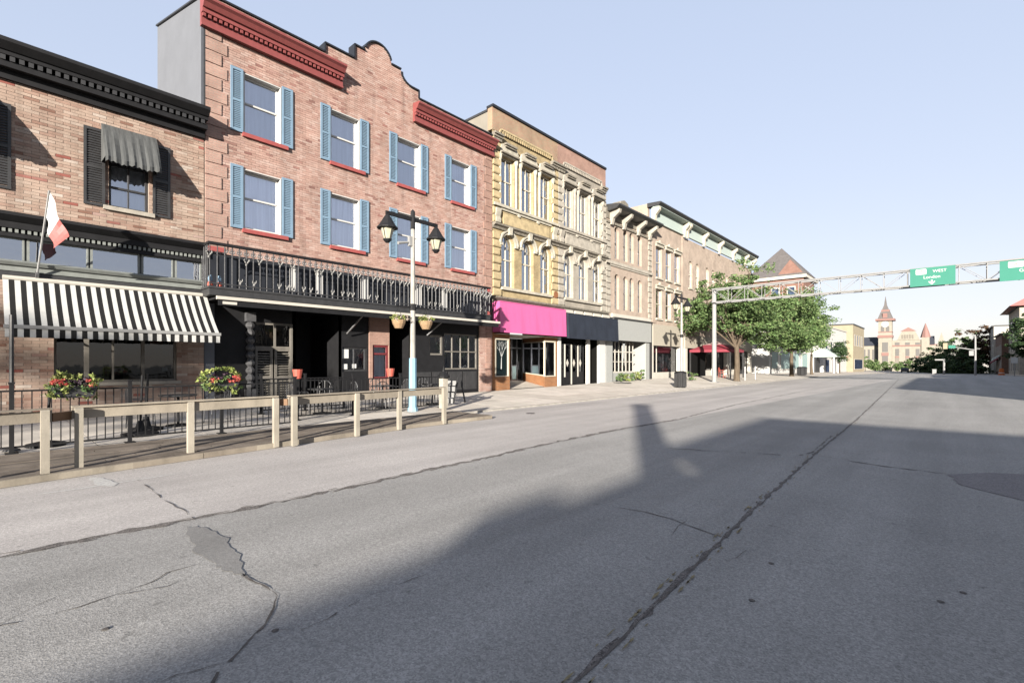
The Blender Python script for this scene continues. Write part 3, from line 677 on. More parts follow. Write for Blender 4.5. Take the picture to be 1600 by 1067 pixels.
brick_courses(b0, Y0, Y1, .12, 3.7, X0, [shop], .29, .078, M['b0brick'], 70, (1.5, 1))
mb = MB()                                              # corner piers have deep joints every fifth course
for k in range(10):
    z = 5.2 + k * .39
    if z < 8.4: mb.box(X0 + .013, X0 + .017, 4.1, Y1 - .01, z, z + .016)
mb.build('pier_joints', M['shadebrick'], b0)
co = MB(); co.box(X0, X0 + .10, Y0, Y1, 8.45, 8.66); co.box(X0 - .2, X0 + .3, Y0, Y1 + .02, 8.66, 8.80); co.box(X0 - .2, X0 + .36, Y0, Y1 + .02, 8.92, 9.02)
co.prism_y([(X0 - .3, 9.02), (X0 + .40, 9.02), (X0 + .55, 9.16), (X0 + .55, 9.25), (X0 - .3, 9.25)], Y0, Y1 + .03)
o = co.build('cornice', M['black'], b0)
dn = MB().box(X0 + .1, X0 + .34, -.045, .045, 8.80, 8.92); dme = dn.mesh('dentil', M['charcoal'], (0, 0, 0))
k = 0
while Y0 + .1 + k * .16 < Y1:
    q = bpy.data.objects.new('dentil', dme); COL.objects.link(q); q.parent = o; q.location = (-WL[b0].x + 0, Y0 + .1 + k * .16 - WL[b0].y, -WL[b0].z); k += 1
MB().box(X0 - .1, X0 + .12, Y0, Y1, 8.80, 8.92).build('frieze', M['black'], b0)
for i in range(3):
    a, b = win0[0] - i * pitch, win0[1] - i * pitch
    wn = window(b0, a, b, wz[0], wz[1], X0, .12, .07, 'charcoal', .5, 1, 'blind', (.11, .09, 'stone_buff', .12), rows=[.3, .62])
    for ya, yb in ((a - .52, a - .08), (b + .08, b + .5)):
        s_ = MB(); s_.box(X0 + .012, X0 + .05, ya, ya + .06, wz[0] - .05, wz[1] + .12); s_.box(X0 + .012, X0 + .05, yb - .06, yb, wz[0] - .05, wz[1] + .12)
        for zz in (wz[0] - .05, (wz[0] + wz[1]) / 2, wz[1] + .05): s_.box(X0 + .012, X0 + .049, ya + .06, yb - .06, zz, zz + .07)
        zz = wz[0] + .05
        while zz < wz[1]:
            s_.face([(X0 + .042, ya + .06, zz), (X0 + .042, yb - .06, zz), (X0 + .016, yb - .06, zz + .06), (X0 + .016, ya + .06, zz + .06)]); zz += .065
        s_.build('shutter', M['charcoal'], wn)
    # small gathered canvas awning over the window
    mb = MB(); n = 22; za, zb = 8.05, 7.0; pr = .62; rowz = 5
    def pt(i, j, q=0):
        y = a - .16 + (b - a + .32) * i / n; f = j / rowz
        wob = .018 * math.sin(i * 1.9) * f
        return (X0 + .03 + pr * f ** .8 + wob, y, za + (zb - za) * f + .02 * math.sin(i * .7) * f)
    for i in range(n):
        for j in range(rowz): mb.face([pt(i, j), pt(i + 1, j), pt(i + 1, j + 1), pt(i, j + 1)])
        p, q = pt(i, rowz), pt(i + 1, rowz); e = .10 if i % 2 else .14; e2 = .14 if i % 2 else .10
        mb.face([p, q, (q[0], q[1], q[2] - e2), (p[0], p[1], p[2] - e)])
    for i in (0, n):
        pf = [pt(i, j) for j in range(rowz + 1)] + [(X0 + .03, pt(i, 0)[1], zb)]; mb.face(pf)
    mb.build('window_awning', M['awngrey'], b0, smooth=True)
# shop front frieze: black dentil band, glazed fascia, ledges
mb = MB(); mb.box(X0 - .1, X0 + .16, Y0, Y1, 4.86, 5.02); mb.prism_y([(X0 - .1, 5.02), (X0 + .18, 5.02), (X0 + .34, 5.14), (X0 + .34, 5.22), (X0 - .1, 5.27)], Y0, Y1); mb.box(X0 - .1, X0 + .10, Y0, Y1, 4.66, 4.76); mb.box(X0 - .1, X0 + .05, Y0, Y1, 4.76, 4.86)
o = mb.build('shop_cornice', M['black'], b0)
dme = MB().box(X0 + .05, X0 + .13, -.03, .03, 4.765, 4.855).mesh('dentil', M['greystone'])
k = 0
while Y0 + .1 + k * .11 < Y1 - .05:
    q = bpy.data.objects.new('dentil', dme); COL.objects.link(q); q.parent = o; q.location = -WL[b0] + Vector((0, Y0 + .1 + k * .11, 0)); k += 1
mb = MB(); mb.box(X0 - .12, X0 - .06, Y0, Y1, 4.1, 4.66); mb.build('fascia_back', M['greystone'], b0)
for a, b in ((-5, -1), (-.96, .9), (.94, 2.1), (2.14, 3.2), (3.24, 4.0), (4.04, 4.72)):
    f = MB(); f.box(X0 - .05, X0 + .01, a, a + .05, 4.12, 4.66); f.box(X0 - .05, X0 + .01, b - .04, b, 4.12, 4.66); f.box(X0 - .05, X0 + .005, a + .04, b - .03, 4.62, 4.66)
    f = f.build('transom_frame', M['greystone'], b0)
    MB().face([(X0 - .02, a + .05, 4.12), (X0 - .02, b - .04, 4.12), (X0 - .02, b - .04, 4.66), (X0 - .02, a + .05, 4.66)]).build('pane', M['glass'], f)
mb = MB(); mb.prism_y([(X0 - .1, 3.98), (X0 + .12, 3.98), (X0 + .18, 4.05), (X0 + .05, 4.11), (X0 - .1, 4.11)], Y0, Y1); mb.box(X0 - .1, X0 + .06, Y0, Y1, 3.84, 3.98); mb.build('ledge', M['greystone'], b0)
MB().box(X0 - .05, X0 + .03, Y0, Y1, 3.62, 3.84).build('lintel', M['charcoal'], b0)
# shop window
sw = MB(); a, b, c, d = shop
for y, wd in ((a, .06), (fy(132), .1), (fy(176), .04), (fy(222), .07), (b - .05, .07)): sw.box(X0 - .16, X0 - .06, y, y + wd, c, d)
sw.box(X0 - .17, X0 - .05, a, b, c, c + .06); sw.box(X0 - .17, X0 - .05, a, b, d - .06, d)
sw = sw.build('shop_window', M['louvre'], b0)
for p, q in ((84, 132), (132, 176), (176, 222), (222, 276)):
    MB().face([(X0 - .11, fy(p), c), (X0 - .11, fy(q), c), (X0 - .11, fy(q), d), (X0 - .11, fy(p), d)]).build('pane', M['glassdark'], sw)
MB().box(X0 - .12, X0 + .06, a - .1, b + .1, c - .09, c).build('sill', M['stone_buff'], sw)
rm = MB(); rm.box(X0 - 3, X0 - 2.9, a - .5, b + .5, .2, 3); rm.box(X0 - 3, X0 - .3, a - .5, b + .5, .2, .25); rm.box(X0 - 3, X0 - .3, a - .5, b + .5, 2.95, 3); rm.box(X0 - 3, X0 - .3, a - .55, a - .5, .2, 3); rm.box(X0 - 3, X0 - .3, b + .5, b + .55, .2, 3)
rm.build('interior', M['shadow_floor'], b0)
MB().box(X0 - .14, X0 - .135, fy(236), fy(257), 2.1, 2.42).build('poster', M['poster'], b0)
MB().box(X0 - .14, X0 - .135, fy(255), fy(264), 1.36, 1.46).build('notice', M['signwhite'], b0)
for k in range(3): MB().box(X0 - .6, X0 - .55, fy(140 + 28 * k), fy(162 + 28 * k), 1.1, 2.7).build('interior_panel', M['shadow_floor'], b0)
# the striped roller awning: each stripe a strip of canvas
aw = MB(); aw.tube([(X0 + .1, .52, 3.66), (X0 + .1, 4.84, 3.66)], .06, 8); aw = aw.build('striped_awning', M['offwhite'], b0, label='black and white striped canvas shop awning')
AX, AZ = X0 + 1.27, 2.42
ns = 43; st = (4.84 - .52) / ns
def awp(f): return (X0 + .12 + (AX - X0 - .12) * f, 3.62 + (AZ - 3.62) * f - .07 * math.sin(math.pi * f))
for i in range(ns):
    ya, yb = .52 + st * i, .52 + st * (i + 1); mb = MB()
    fs = [0, .2, .4, .6, .8, 1]
    for f1, f2 in zip(fs, fs[1:]):
        p, q = awp(f1), awp(f2); mb.face([(p[0], ya, p[1]), (q[0], ya, q[1]), (q[0], yb, q[1]), (p[0], yb, p[1])])
    mb.face([(AX + .02, ya, AZ - .03), (AX + .02 + random.uniform(-.01, .015), ya, AZ - .235), (AX + .02 + random.uniform(-.01, .015), yb, AZ - .235), (AX + .02, yb, AZ - .03)])
    mb.build('stripe', M['stripe_w' if i % 2 == 0 else 'stripe_b'], aw)
mb = MB(); mb.box(AX - .02, AX + .05, .5, 4.86, AZ - .035, AZ + .045); mb.build('front_bar', M['metalwhite'], aw)
for y in (.62, 4.7): mb = MB(); mb.bar((X0 + .05, y, 2.9), (X0 + .72, y, 2.42), .04, .05); mb.bar((X0 + .72, y, 2.42), (AX, y, AZ - .01), .04, .04); mb.build('folding_arm', M['metalwhite'], aw)
# flagpole bracketed to the fascia with a red and white flag
fp = onX(58, 430, X0 + .1); tp = Vector((X0 + 1.25, fy(77, X0 + 1.25), fz(77, 298, X0 + 1.25)))
t = thing('flag', fp, 'red and white flag drooping from a slanted pole above the striped awning', 'flag')
mb = MB().tube([fp, tp], .022, 6); mb.build('pole', M['metalwhite'], t)
d = (tp - fp); mb = MB(); nu, nv = 8, 9; 
rows = []
for j in range(nv + 1):
    base_ = fp + d * (1 - .36 * min(j / nv * 1.0, 1) - .02); rows.append(base_)
A_ = tp - d.normalized() * .03; 
me = MB(); cols3 = []
for bi, (f0, f1, mm) in enumerate(((0, .3, 'sillred'), (.3, .62, 'signwhite'), (.62, 1, 'sillred'))): pass
def fl(u, v):                                          # u along hoist, v along fly (drooping)
    h = tp - d.normalized() * (.03 + .62 * u)
    return Vector((h.x + .10 * math.sin(v * 7 + u * 2) * v + .05 * v, h.y + .12 * v + .35 * v * (1 - u) * .6 + .03 * math.sin(v * 9), h.z - v * 1.0 * (1 - .25 * u)))
for f0, f1, mm in ((0, .26, 'signwhite'), (.26, .60, 'signwhite'), (.6, 1, 'sillred')):
    me = MB()
    for i in range(4):
        for j in range(4):
            u0, u1 = i / 4, (i + 1) / 4; v0, v1 = f0 + (f1 - f0) * j / 4, f0 + (f1 - f0) * (j + 1) / 4
            me.face([fl(u0, v0), fl(u1, v0), fl(u1, v1), fl(u0, v1)])
    me.build('cloth_band', M[mm], t, smooth=True)
MB().bar(fp - Vector((.1, 0, .12)), fp + Vector((.06, 0, .05)), .06, .14).build('bracket', M['steel'], t)

# ------------------------------------------------------------------- the rose brick hotel with blue shutters
b1 = thing('brick_building', (X0, 11, .2), 'three storey rose brick building with blue shutters, red cornices and a curved gable', 'building')
cents = [(fy(380) + fy(439)) / 2, (fy(516.5) + fy(561)) / 2, (fy(621) + fy(656)) / 2, (fy(705) + fy(734)) / 2]
WW = 1.19; SHW = .37
r3 = (fz(362, 203) + .02, fz(362, 104) - .05); r2 = (fz(367.6, 356) + .02, fz(366, 257.5) - .05)
ops = [(c - WW / 2, c + WW / 2, *rz) for c in cents for rz in (r3, r2)]
PT = fz(515, 86)                                       # top of the parapet
gab = [(510, 79), (507, 66), (553, 83), (556, 76), (569, 78)]
yc = (fy(569) + fy(612)) / 2; yl1, yr1 = fy(507), fy(654); ys1, ys2 = fy(553), fy(625)
z1, z2 = fz(507, 68), fz(569, 79); R = (fy(611) - fy(570)) / 2; yc = (fy(611) + fy(570)) / 2
zr2 = fz(620, 113); 
P = [(yl1, PT), (yl1, z1), (ys1, z1), (ys1, z2), (yc - R, z2)]
P += [(yc - R * math.cos(math.pi * k / 14), z2 + R * .92 * math.sin(math.pi * k / 14)) for k in range(1, 14)]
P += [(yc + R, z2), (2 * yc - ys1, z2)]
for k in range(1, 6):                                  # concave shoulder on the right
    t_ = math.pi / 2 * k / 6; P.append((2 * yc - ys1 + .55 * (1 - math.cos(t_)), z2 - (z2 - z1) * math.sin(t_)))
P += [(2 * yc - ys1 + .55, z1), (yr1, z1), (yr1, PT)]
prof_pts = [(YB1, PT)] + P + [(YB2, PT)]
def ztop(y):
    best = PT
    for (ya, za), (yb, zb) in zip(prof_pts, prof_pts[1:]):
        if ya != yb and min(ya, yb) <= y <= max(ya, yb): best = max(za + (zb - za) * (y - ya) / (yb - ya), PT)
    return best
def prof1(z):
    if z <= PT: return [(YB1, YB2 - .02)]
    y = YB1; runs = []; s0 = None
    while y < YB2:
        ok = ztop(y) >= z
        if ok and s0 is None: s0 = y
        if not ok and s0 is not None: runs.append((s0, y)); s0 = None
        y += .02
    return runs
ZF = 5.0
mb = MB(); wall_front(mb, YB1, YB2, ZF, PT, X0, ops, .28)
mb.face([(X0, y, z) for y, z in P])
mb.box(X0 - .34, X0 - .3, YB1 + .3, YB2, ZF, PT - .05)
mb.face([(X0 - .3, y, z) for y, z in P][::-1])
mb.build('wall', M['mortar'], b1)
brick_courses(b1, YB1 + .01, YB2 - .02, ZF, max(z for y, z in P) - .02, X0, ops, .225, .077, M['b1brick'], 300, (6.2, 8.5), prof1)
cp = MB()
for (ya, za), (yb, zb) in zip(prof_pts, prof_pts[1:]):
    v = abs(ya - yb) < .01
    cp.bar((X0 - .14, ya, za + .02), (X0 - .14, yb, zb + .02), .42, .055, (0, 0, 1) if not v else (0, 1, 0))
cp.build('coping', M['darknavy'], b1)
SW = MB(); zb_ = fz(245, 42, -22.6)                    # stuccoed side wall facing up the street
SW.prism_y([(X0 - .02, .2), (X0 - .02, PT - .05), (X0 - .5, PT + .05), (-22.6, zb_), (-22.6, .2)], YB1, YB1 + .28)
SW.build('side_wall', M['greywall'], b1)
mb = MB(); mb.bar((X0 - .3, YB1 + .12, PT + .05), (-22.6, YB1 + .12, zb_ + .03), .36, .05); mb.build('side_coping', M['charcoal'], b1)
mb = MB(); mb.box(X0 + .0, X0 + .03, YB1 - .03, YB1 + .03, 9.3, PT - .7); mb.box(X0 - .26, X0 - .03, YB1 - .02, YB1 - .004, 9.0, PT - .2); mb.build('corner_flashing', M['charcoal'], b1)
mb = MB(); mb.box(-22.6, X0 - .36, YB1 + .3, YB2, PT - 1.0, PT - .8); mb.box(-22.6, -22.3, YB1 + .3, YB2, .2, PT - 1); mb.box(-22.3, X0 - .4, YB2 - .3, YB2 - .02, 5, PT - .06); mb.build('roof', M['roof'], b1)
# brick quoin piers at both ends: raised blocks five courses high, joints between
for ya, yb in ((YB1 + .02, YB1 + .62), (YB2 - .62, YB2 - .03)):
    z = ZF + .1; k = 0
    while z < PT - 1.2:
        L = .6 if k % 2 == 0 else .44
        if ya < 8: p, q = ya, ya + L
        else: p, q = yb - L, yb
        MB().box(X0 + .0, X0 + .035, p, q, z + .02, z + .365).build('quoin', M['redpink'] if ya > 8 else M['b1quoin'] if 'b1quoin' in M else M['redpink'], b1); z += .385; k += 1
for i, c in enumerate(cents):
    for j, rz in enumerate((r3, r2)):
        a, b = c - WW / 2, c + WW / 2
        wn = window(b1, a + .03, b - .03, rz[0] + .03, rz[1] - .03, X0, .15, .07, 'white', .54, 0, 'curtain', None, glass='glasspale', boff=.08)
        mb = MB(); mb.box(X0 - .25, X0 + .022, a, a + .03, rz[0], rz[1]); mb.box(X0 - .25, X0 + .022, b - .03, b, rz[0], rz[1]); mb.box(X0 - .25, X0 + .02, a + .03, b - .03, rz[1] - .03, rz[1]); mb.box(X0 - .25, X0 + .02, a + .03, b - .03, rz[0], rz[0] + .03); mb.build('jamb_liner', M['white'], wn)
        MB().box(X0 - .1, X0 + .10, a - .04, b + .22, rz[0] - .13, rz[0] - .005).build('sill', M['sillred'], wn)
        for ya in (a - SHW - .02, b + .02):
            s_ = MB(); yb = ya + SHW; x = X0 + .015
            s_.box(x, x + .045, ya, ya + .07, rz[0] - .02, rz[1] + .06); s_.box(x, x + .045, yb - .07, yb, rz[0] - .02, rz[1] + .06)
            for zz in (rz[0] - .02, rz[0] + (rz[1] - rz[0]) * .48, rz[1] - .02): s_.box(x, x + .044, ya + .07, yb - .07, zz, zz + .08)
            zz = rz[0] + .06
            while zz < rz[1] - .04:
                s_.face([(x + .04, ya + .07, zz), (x + .04, yb - .07, zz), (x + .012, yb - .07, zz + .055), (x + .012, ya + .07, zz + .055)]); zz += .058
            s_.build('shutter', M['blue'], wn)
# red bracketed cornices either side of the gable
def red_cornice(ya, yb, endl, endr):
    zt = PT - .42; mb = MB()
    mb.prism_y([(X0, zt - .18), (X0 + .3, zt - .18), (X0 + .38, zt - .06), (X0 + .46, zt), (X0 + .46, zt + .07), (X0, zt + .12)], ya, yb)
    mb.box(X0, X0 + .24, ya, yb, zt - .31, zt - .18); mb.box(X0, X0 + .13, ya, yb, zt - .62, zt - .43); mb.box(X0, X0 + .17, ya, yb, zt - .68, zt - .62)
    mb.box(X0, X0 + .12, ya, yb, zt - .43, zt - .31)
    o = mb.build('cornice', M['red'], b1)
    me_ = MB().box(X0 + .12, X0 + .21, -.04, .04, zt - .42, zt - .312).mesh('dentil', M['red']); k = 0
    while ya + .06 + k * .15 < yb - .05:
        q = bpy.data.objects.new('dentil', me_); COL.objects.link(q); q.parent = o; q.location = -WL[b1] + Vector((0, ya + .06 + k * .15, 0)); k += 1
red_cornice(YB1 - .12, fy(533), 1, 1); red_cornice(fy(645), YB2 + .04, 1, 1)
# balcony: dark boarded wall behind an ornamental iron railing
BX = X0 + .72; BZ0, BZ1 = 3.62, 5.17; BY0, BY1 = 4.72, 16.55
MB().box(X0 - .2, X0 + .03, YB1 + .02, YB2 - .08, 3.5, ZF + .02).build('balcony_wall', M['darknavy'], b1)
mb = MB(); mb.box(X0 + .03, BX + .04, BY0, BY1, BZ0, BZ0 + .2); mb.box(X0 + .03, BX + .07, BY0 - .03, BY1 + .03, BZ0 + .2, BZ0 + .26)
bal = mb.build('balcony', M['charcoal'], b1, label='long black iron balcony with scrolled railing over the patio')
mb = MB(); mb.box(BX - .05, BX + .05, BY0 - .03, BY1 + .03, BZ1 - .05, BZ1 + .03); mb.box(X0 + .03, BX - .05, BY0 - .03, BY0 + .05, BZ1 - .05, BZ1 + .03); mb.box(X0 + .03, BX - .05, BY1 - .05, BY1 + .03, BZ1 - .05, BZ1 + .03); mb.build('handrail', M['black'], bal)
mb = MB(); mb.box(BX - .016, BX + .016, BY0, BY1, BZ0 + .34, BZ0 + .37); mb.box(BX - .014, BX + .014, BY0, BY1, BZ1 - .36, BZ1 - .335); mb.build('rail', M['charcoal'], bal)
M['iron'] = mat('faded_iron', (.10, .10, .105), .45, .5, noise=.3, nscale=8)
M['ironpale'] = mat('pale_iron_ornament', (.30, .295, .28), .5, .5, noise=.4, nscale=12)
def scroll(mb, c, r, sgn, n=10, turns=1.3):
    pts = []
    for k in range(n + 1):
        t_ = k / n * turns * 2 * math.pi; rr = r * (1 - .7 * k / n); pts.append((c[0], c[1] + sgn * rr * math.sin(t_), c[2] + rr * math.cos(t_) - 0))
    mb.tube(pts, .011, 4, False)
nb = 58; bw_ = (BY1 - BY0) / nb
bmesh1 = MB().tube([(0, 0, BZ0 + .26), (0, 0, BZ1 - .05)], .017, 6).mesh('baluster', M['iron'])
orn = MB(); scroll(orn, (0, 0, BZ1 - .20), .09, 1); scroll(orn, (0, 0, BZ1 - .20), .09, -1); orn = orn.mesh('scroll', M['iron'])
leafm = MB()
for s_ in (1, -1):
    leafm.tube([(.01, 0, BZ1 - .44), (.03, s_ * .04, BZ1 - .38), (.04, s_ * .075, BZ1 - .33), (.05, s_ * .06, BZ1 - .28)], [.008, .022, .026, .008], 6)
leafm.lathe((0, 0, BZ1 - .5), [(.016, 0), (.034, .035), (.016, .07)], 8); leafm = leafm.mesh('ornament', M['ironpale'])
footm = MB(); footm.lathe((0, 0, BZ0 + .38), [(.014, 0), (.034, .04), (.018, .12), (.014, .14)], 7)
for s_ in (1, -1): footm.tube([(.01, 0, BZ0 + .44), (.02, s_ * .05, BZ0 + .5), (.02, s_ * .055, BZ0 + .57)], [.01, .018, .006], 5)
footm = footm.mesh('foot_ornament', M['ironpale'])
for k in range(nb + 1):
    y = BY0 + .02 + (BY1 - BY0 - .04) * k / nb
    for me_, on in ((bmesh1, True), (orn, True), (leafm, random.random() < .6), (footm, random.random() < .45 and k > 3)):
        if not on: continue
        q = bpy.data.objects.new(me_.name, me_); COL.objects.link(q); q.parent = bal; q.location = Vector((BX, y + (random.uniform(-.04, .04) if me_ in (leafm, footm) else 0), random.uniform(-.07, .05) if me_ is leafm else 0)) - WL[b1]
for x in np.linspace(X0 + .12, BX - .14, 4):
    for yy in (BY0, BY1):
        q = bpy.data.objects.new('baluster', bmesh1); COL.objects.link(q); q.parent = bal; q.location = Vector((x, yy, 0)) - WL[b1]
for px0, px1 in ((453, 465), (494, 504.5), (564, 576), (649, 659), (690, 699)):  # white door leaves and boards seen through the railing
    ya, yb = fy(px0, BX - .1), fy(px1, BX - .1)
    mb = MB(); mb.box(BX - .13, BX - .1, ya, yb, 3.98, 4.82); mb.box(BX - .1, BX - .094, ya + .03, ya + .07, 4.0, 4.8); mb.build('white_board', M['white'], b1)
for y in (BY0 + .06, BY0 + .30):                     # painted red and blue posts at the ends
    for x in (BX - .08,):
        pm = MB(); pm.lathe((x, y, BZ0 + .26), [(.07, 0), (.085, .05), (.05, .14)], 8); pm.build('red_base', M['coral'], bal)
        pm = MB(); pm.lathe((x, y, BZ0 + .40), [(.05, 0), (.065, .1), (.03, .2)], 8); pm.build('blue_cap', M['blue'], bal)
pm = MB(); pm.box(BX - .1, BX + .02, BY1 - .12, BY1 + .0, BZ0 + .27, BZ0 + .42); pm.box(BX - .1, BX + .02, BY1 - .12, BY1, BZ1 - .2, BZ1 - .06); pm.build('red_base', M['sillred'], bal)
pm = MB(); pm.box(BX - .1, BX + .01, BY0 + .0, BY0 + .4, BZ1 - .24, BZ1 - .1); pm.build('red_base', M['sillred'], bal)
# cassette awning folded under the balcony
mb = MB(); mb.box(X0 + .02, BX + .30, BY0 + .15, BY1 + .3, 3.50, 3.56); ca = mb.build('cassette_awning', M['black'], b1)
mb = MB(); mb.box(BX + .30, BX + .37, BY0 + .1, BY1 + .35, 3.47, 3.565); mb.build('front_bar', M['offwhite'], ca)
mb = MB(); mb.box(BX + .30, BX + .32, BY0 + .15, BY1 + .3, 3.30, 3.47); mb.build('valance', M['black'], ca)
mb = MB(); mb.bar((X0 + .1, fy(540), 2.7), (BX + .1, fy(566, BX), 3.4), .05, .05); mb.build('folding_arm', M['steel'], ca); mb = MB(); mb.bar((X0 + .1, fy(665), 2.8), (BX + .1, fy(690, BX), 3.4), .05, .05); mb.build('folding_arm', M['steel'], ca)
mb = MB(); mb.box(BX + .33, BX + .345, fy(342, BX), fy(364, BX), 3.34, 3.42); mb.build('name_strip', M['offwhite'], ca)
# ground floor of the hotel: black timber front with recesses
gb = .2
def Yp(px): return fy(px)
segs = [(YB1 + .02, Yp(383)), (Yp(458), Yp(463)), (Yp(530), Yp(577)), (Yp(640), Yp(690))]
rec = [(Yp(463), Yp(530)), (Yp(608), Yp(640))]
ops_f = [(Yp(536), Yp(574), 1.28, 2.2)]
front = MB(); wall_front(front, YB1 + .02, Yp(463), gb, 3.5, X0 - .05, [(Yp(400), Yp(457), gb, 2.95)], .2); front.build('shop_front', M['black'], b1)
front = MB(); wall_front(front, Yp(530), Yp(577), gb, 3.5, X0 - .05, ops_f, .2); front.build('shop_front', M['black'], b1)
front = MB(); wall_front(front, Yp(640), Yp(749), gb, 3.5, X0 - .05, [(Yp(672), Yp(693), 1.95, 2.85), (Yp(695), Yp(747), 1.3, 2.95)], .2); front.build('shop_front', M['black'], b1)
for a, b in rec:
    front = MB(); front.box(X0 - 2.4, X0 - 2.3, a - .2, b + .2, gb, 3.5); front.box(X0 - 2.3, X0 - .05, a - .12, a, gb, 3.5); front.box(X0 - 2.3, X0 - .05, b, b + .12, gb, 3.5); front.build('entrance_recess', M['black'], b1)
MB().box(X0 - 3, X0 + .02, YB1 + .02, YB2 - .8, 3.44, 3.5).build('soffit', M['black'], b1)
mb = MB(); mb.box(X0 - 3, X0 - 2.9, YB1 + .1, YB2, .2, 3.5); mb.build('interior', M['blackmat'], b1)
# carved pillar
mb = MB(); ya, yb = Yp(383), Yp(398); mb.box(X0 - .05, X0 + .12, ya, yb, gb, .75); mb.box(X0 - .05, X0 + .12, ya, yb, 2.95, 3.25)
for k in range(9): mb.lathe((X0 + .02, (ya + yb) / 2, .75 + k * .245), [(.08, 0), (.135, .07), (.145, .14), (.07, .24)], 8)
mb.build('carved_pillar', M['iron'], b1)
# louvred panels with dark transom lights
mb = MB(); a, b = Yp(400), Yp(457)
for p, q in ((a, (a + b) / 2 - .03), ((a + b) / 2 + .03, b)):
    leaf_ = MB(); leaf_.box(X0 - .16, X0 - .08, p, p + .08, gb, 2.08); leaf_.box(X0 - .16, X0 - .08, q - .08, q, gb, 2.08)
    for z in (gb, 1.05, 2.0): leaf_.box(X0 - .16, X0 - .081, p + .08, q - .08, z, z + .09)
    leaf_ = leaf_.build('louvred_panel', M['louvre'], b1)
    z = gb + .1
    while z < 1.98:
        MB().bar((X0 - .12, p + .08, z), (X0 - .12, q - .08, z), .07, .012, (.6, 0, .8)).build('slat', M['louvre'], leaf_); z += .085
mb = MB(); mb.box(X0 - .14, X0 - .07, a, b, 2.08, 2.16); mb.box(X0 - .14, X0 - .07, a, b, 2.88, 2.95); mb.box(X0 - .14, X0 - .07, (a + b) / 2, (a + b) / 2 + .07, 2.16, 2.88); mb.box(X0 - .14, X0 - .03, b - .06, b + .02, gb, 2.95)
tf = mb.build('transom_frame', M['louvre'], b1)
for p, q in ((a, (a + b) / 2), ((a + b) / 2 + .07, b - .06)): MB().face([(X0 - .1, p, 2.16), (X0 - .1, q, 2.16), (X0 - .1, q, 2.88), (X0 - .1, p, 2.88)]).build('pane', M['glassdark'], tf)
window(b1, ops_f[0][0], ops_f[0][1], 1.28, 2.2, X0 - .05, .06, .06, 'charcoal', None, 1, 'darkroom')
for p, q, z0_, z1_ in ((537, 547, 1.78, 2.12), (538, 545, 1.36, 1.56), (553, 559, 1.4, 1.56)): MB().box(X0 - .112, X0 - .108, Yp(p), Yp(q), z0_, z1_).build('notice', M['signwhite'], b1)
# little brick bay with the red window
mb = MB(); a, b = Yp(577), Yp(608); rw = (Yp(582), Yp(607), .95, 2.32); wall_front(mb, a, b, gb, 3.44, X0 + .02, [rw], .25); mb.face([(X0 + .02, a, gb), (X0 + .02, a, 3.44), (X0 - .1, a, 3.44), (X0 - .1, a, gb)]); mb.build('brick_bay', M['redpink'], b1)
M['redframe'] = mat('dark_red_frame', (.22, .03, .035), .5, .4, noise=.1)
window(b1, *rw, X0 + .02, .05, .09, 'redframe', .74, 0, 'curtain')
# paned window with pale bars, small hatch beside it, panelled dado
window(b1, Yp(695), Yp(747), 1.3, 2.95, X0 - .05, .05, .06, 'louvre', .5, 3, 'darkroom', None)
window(b1, Yp(672), Yp(693), 1.95, 2.85, X0 - .05, .05, .08, 'louvre', None, 0, 'darkroom', None)
for k in range(4):
    p = Yp(650) + k * (Yp(747) - Yp(650)) / 4; q = p + (Yp(747) - Yp(650)) / 4 - .08
    mb = MB(); mb.box(X0 - .049, X0 - .02, p, q, .35, 1.2); mb.box(X0 - .02, X0 - .005, p + .1, q - .1, .45, 1.1); mb.build('dado_panel', M['charcoal'], b1)
# brick pier at the right end
mb = MB(); mb.box(X0 - .2, X0, Yp(749), YB2 - .02, gb, 3.5); mb.build('pier', M['mortar'], b1)
brick_courses(b1, Yp(749), YB2 - .02, gb, 3.46, X0, [], .225, .077, M['b1brick'], 0)
z = gb + .3
while z < 3.3:
    MB().box(X0, X0 + .03, YB2 - .45, YB2 - .02, z, z + .33).build('quoin', M['redpink'], b1); z += .385
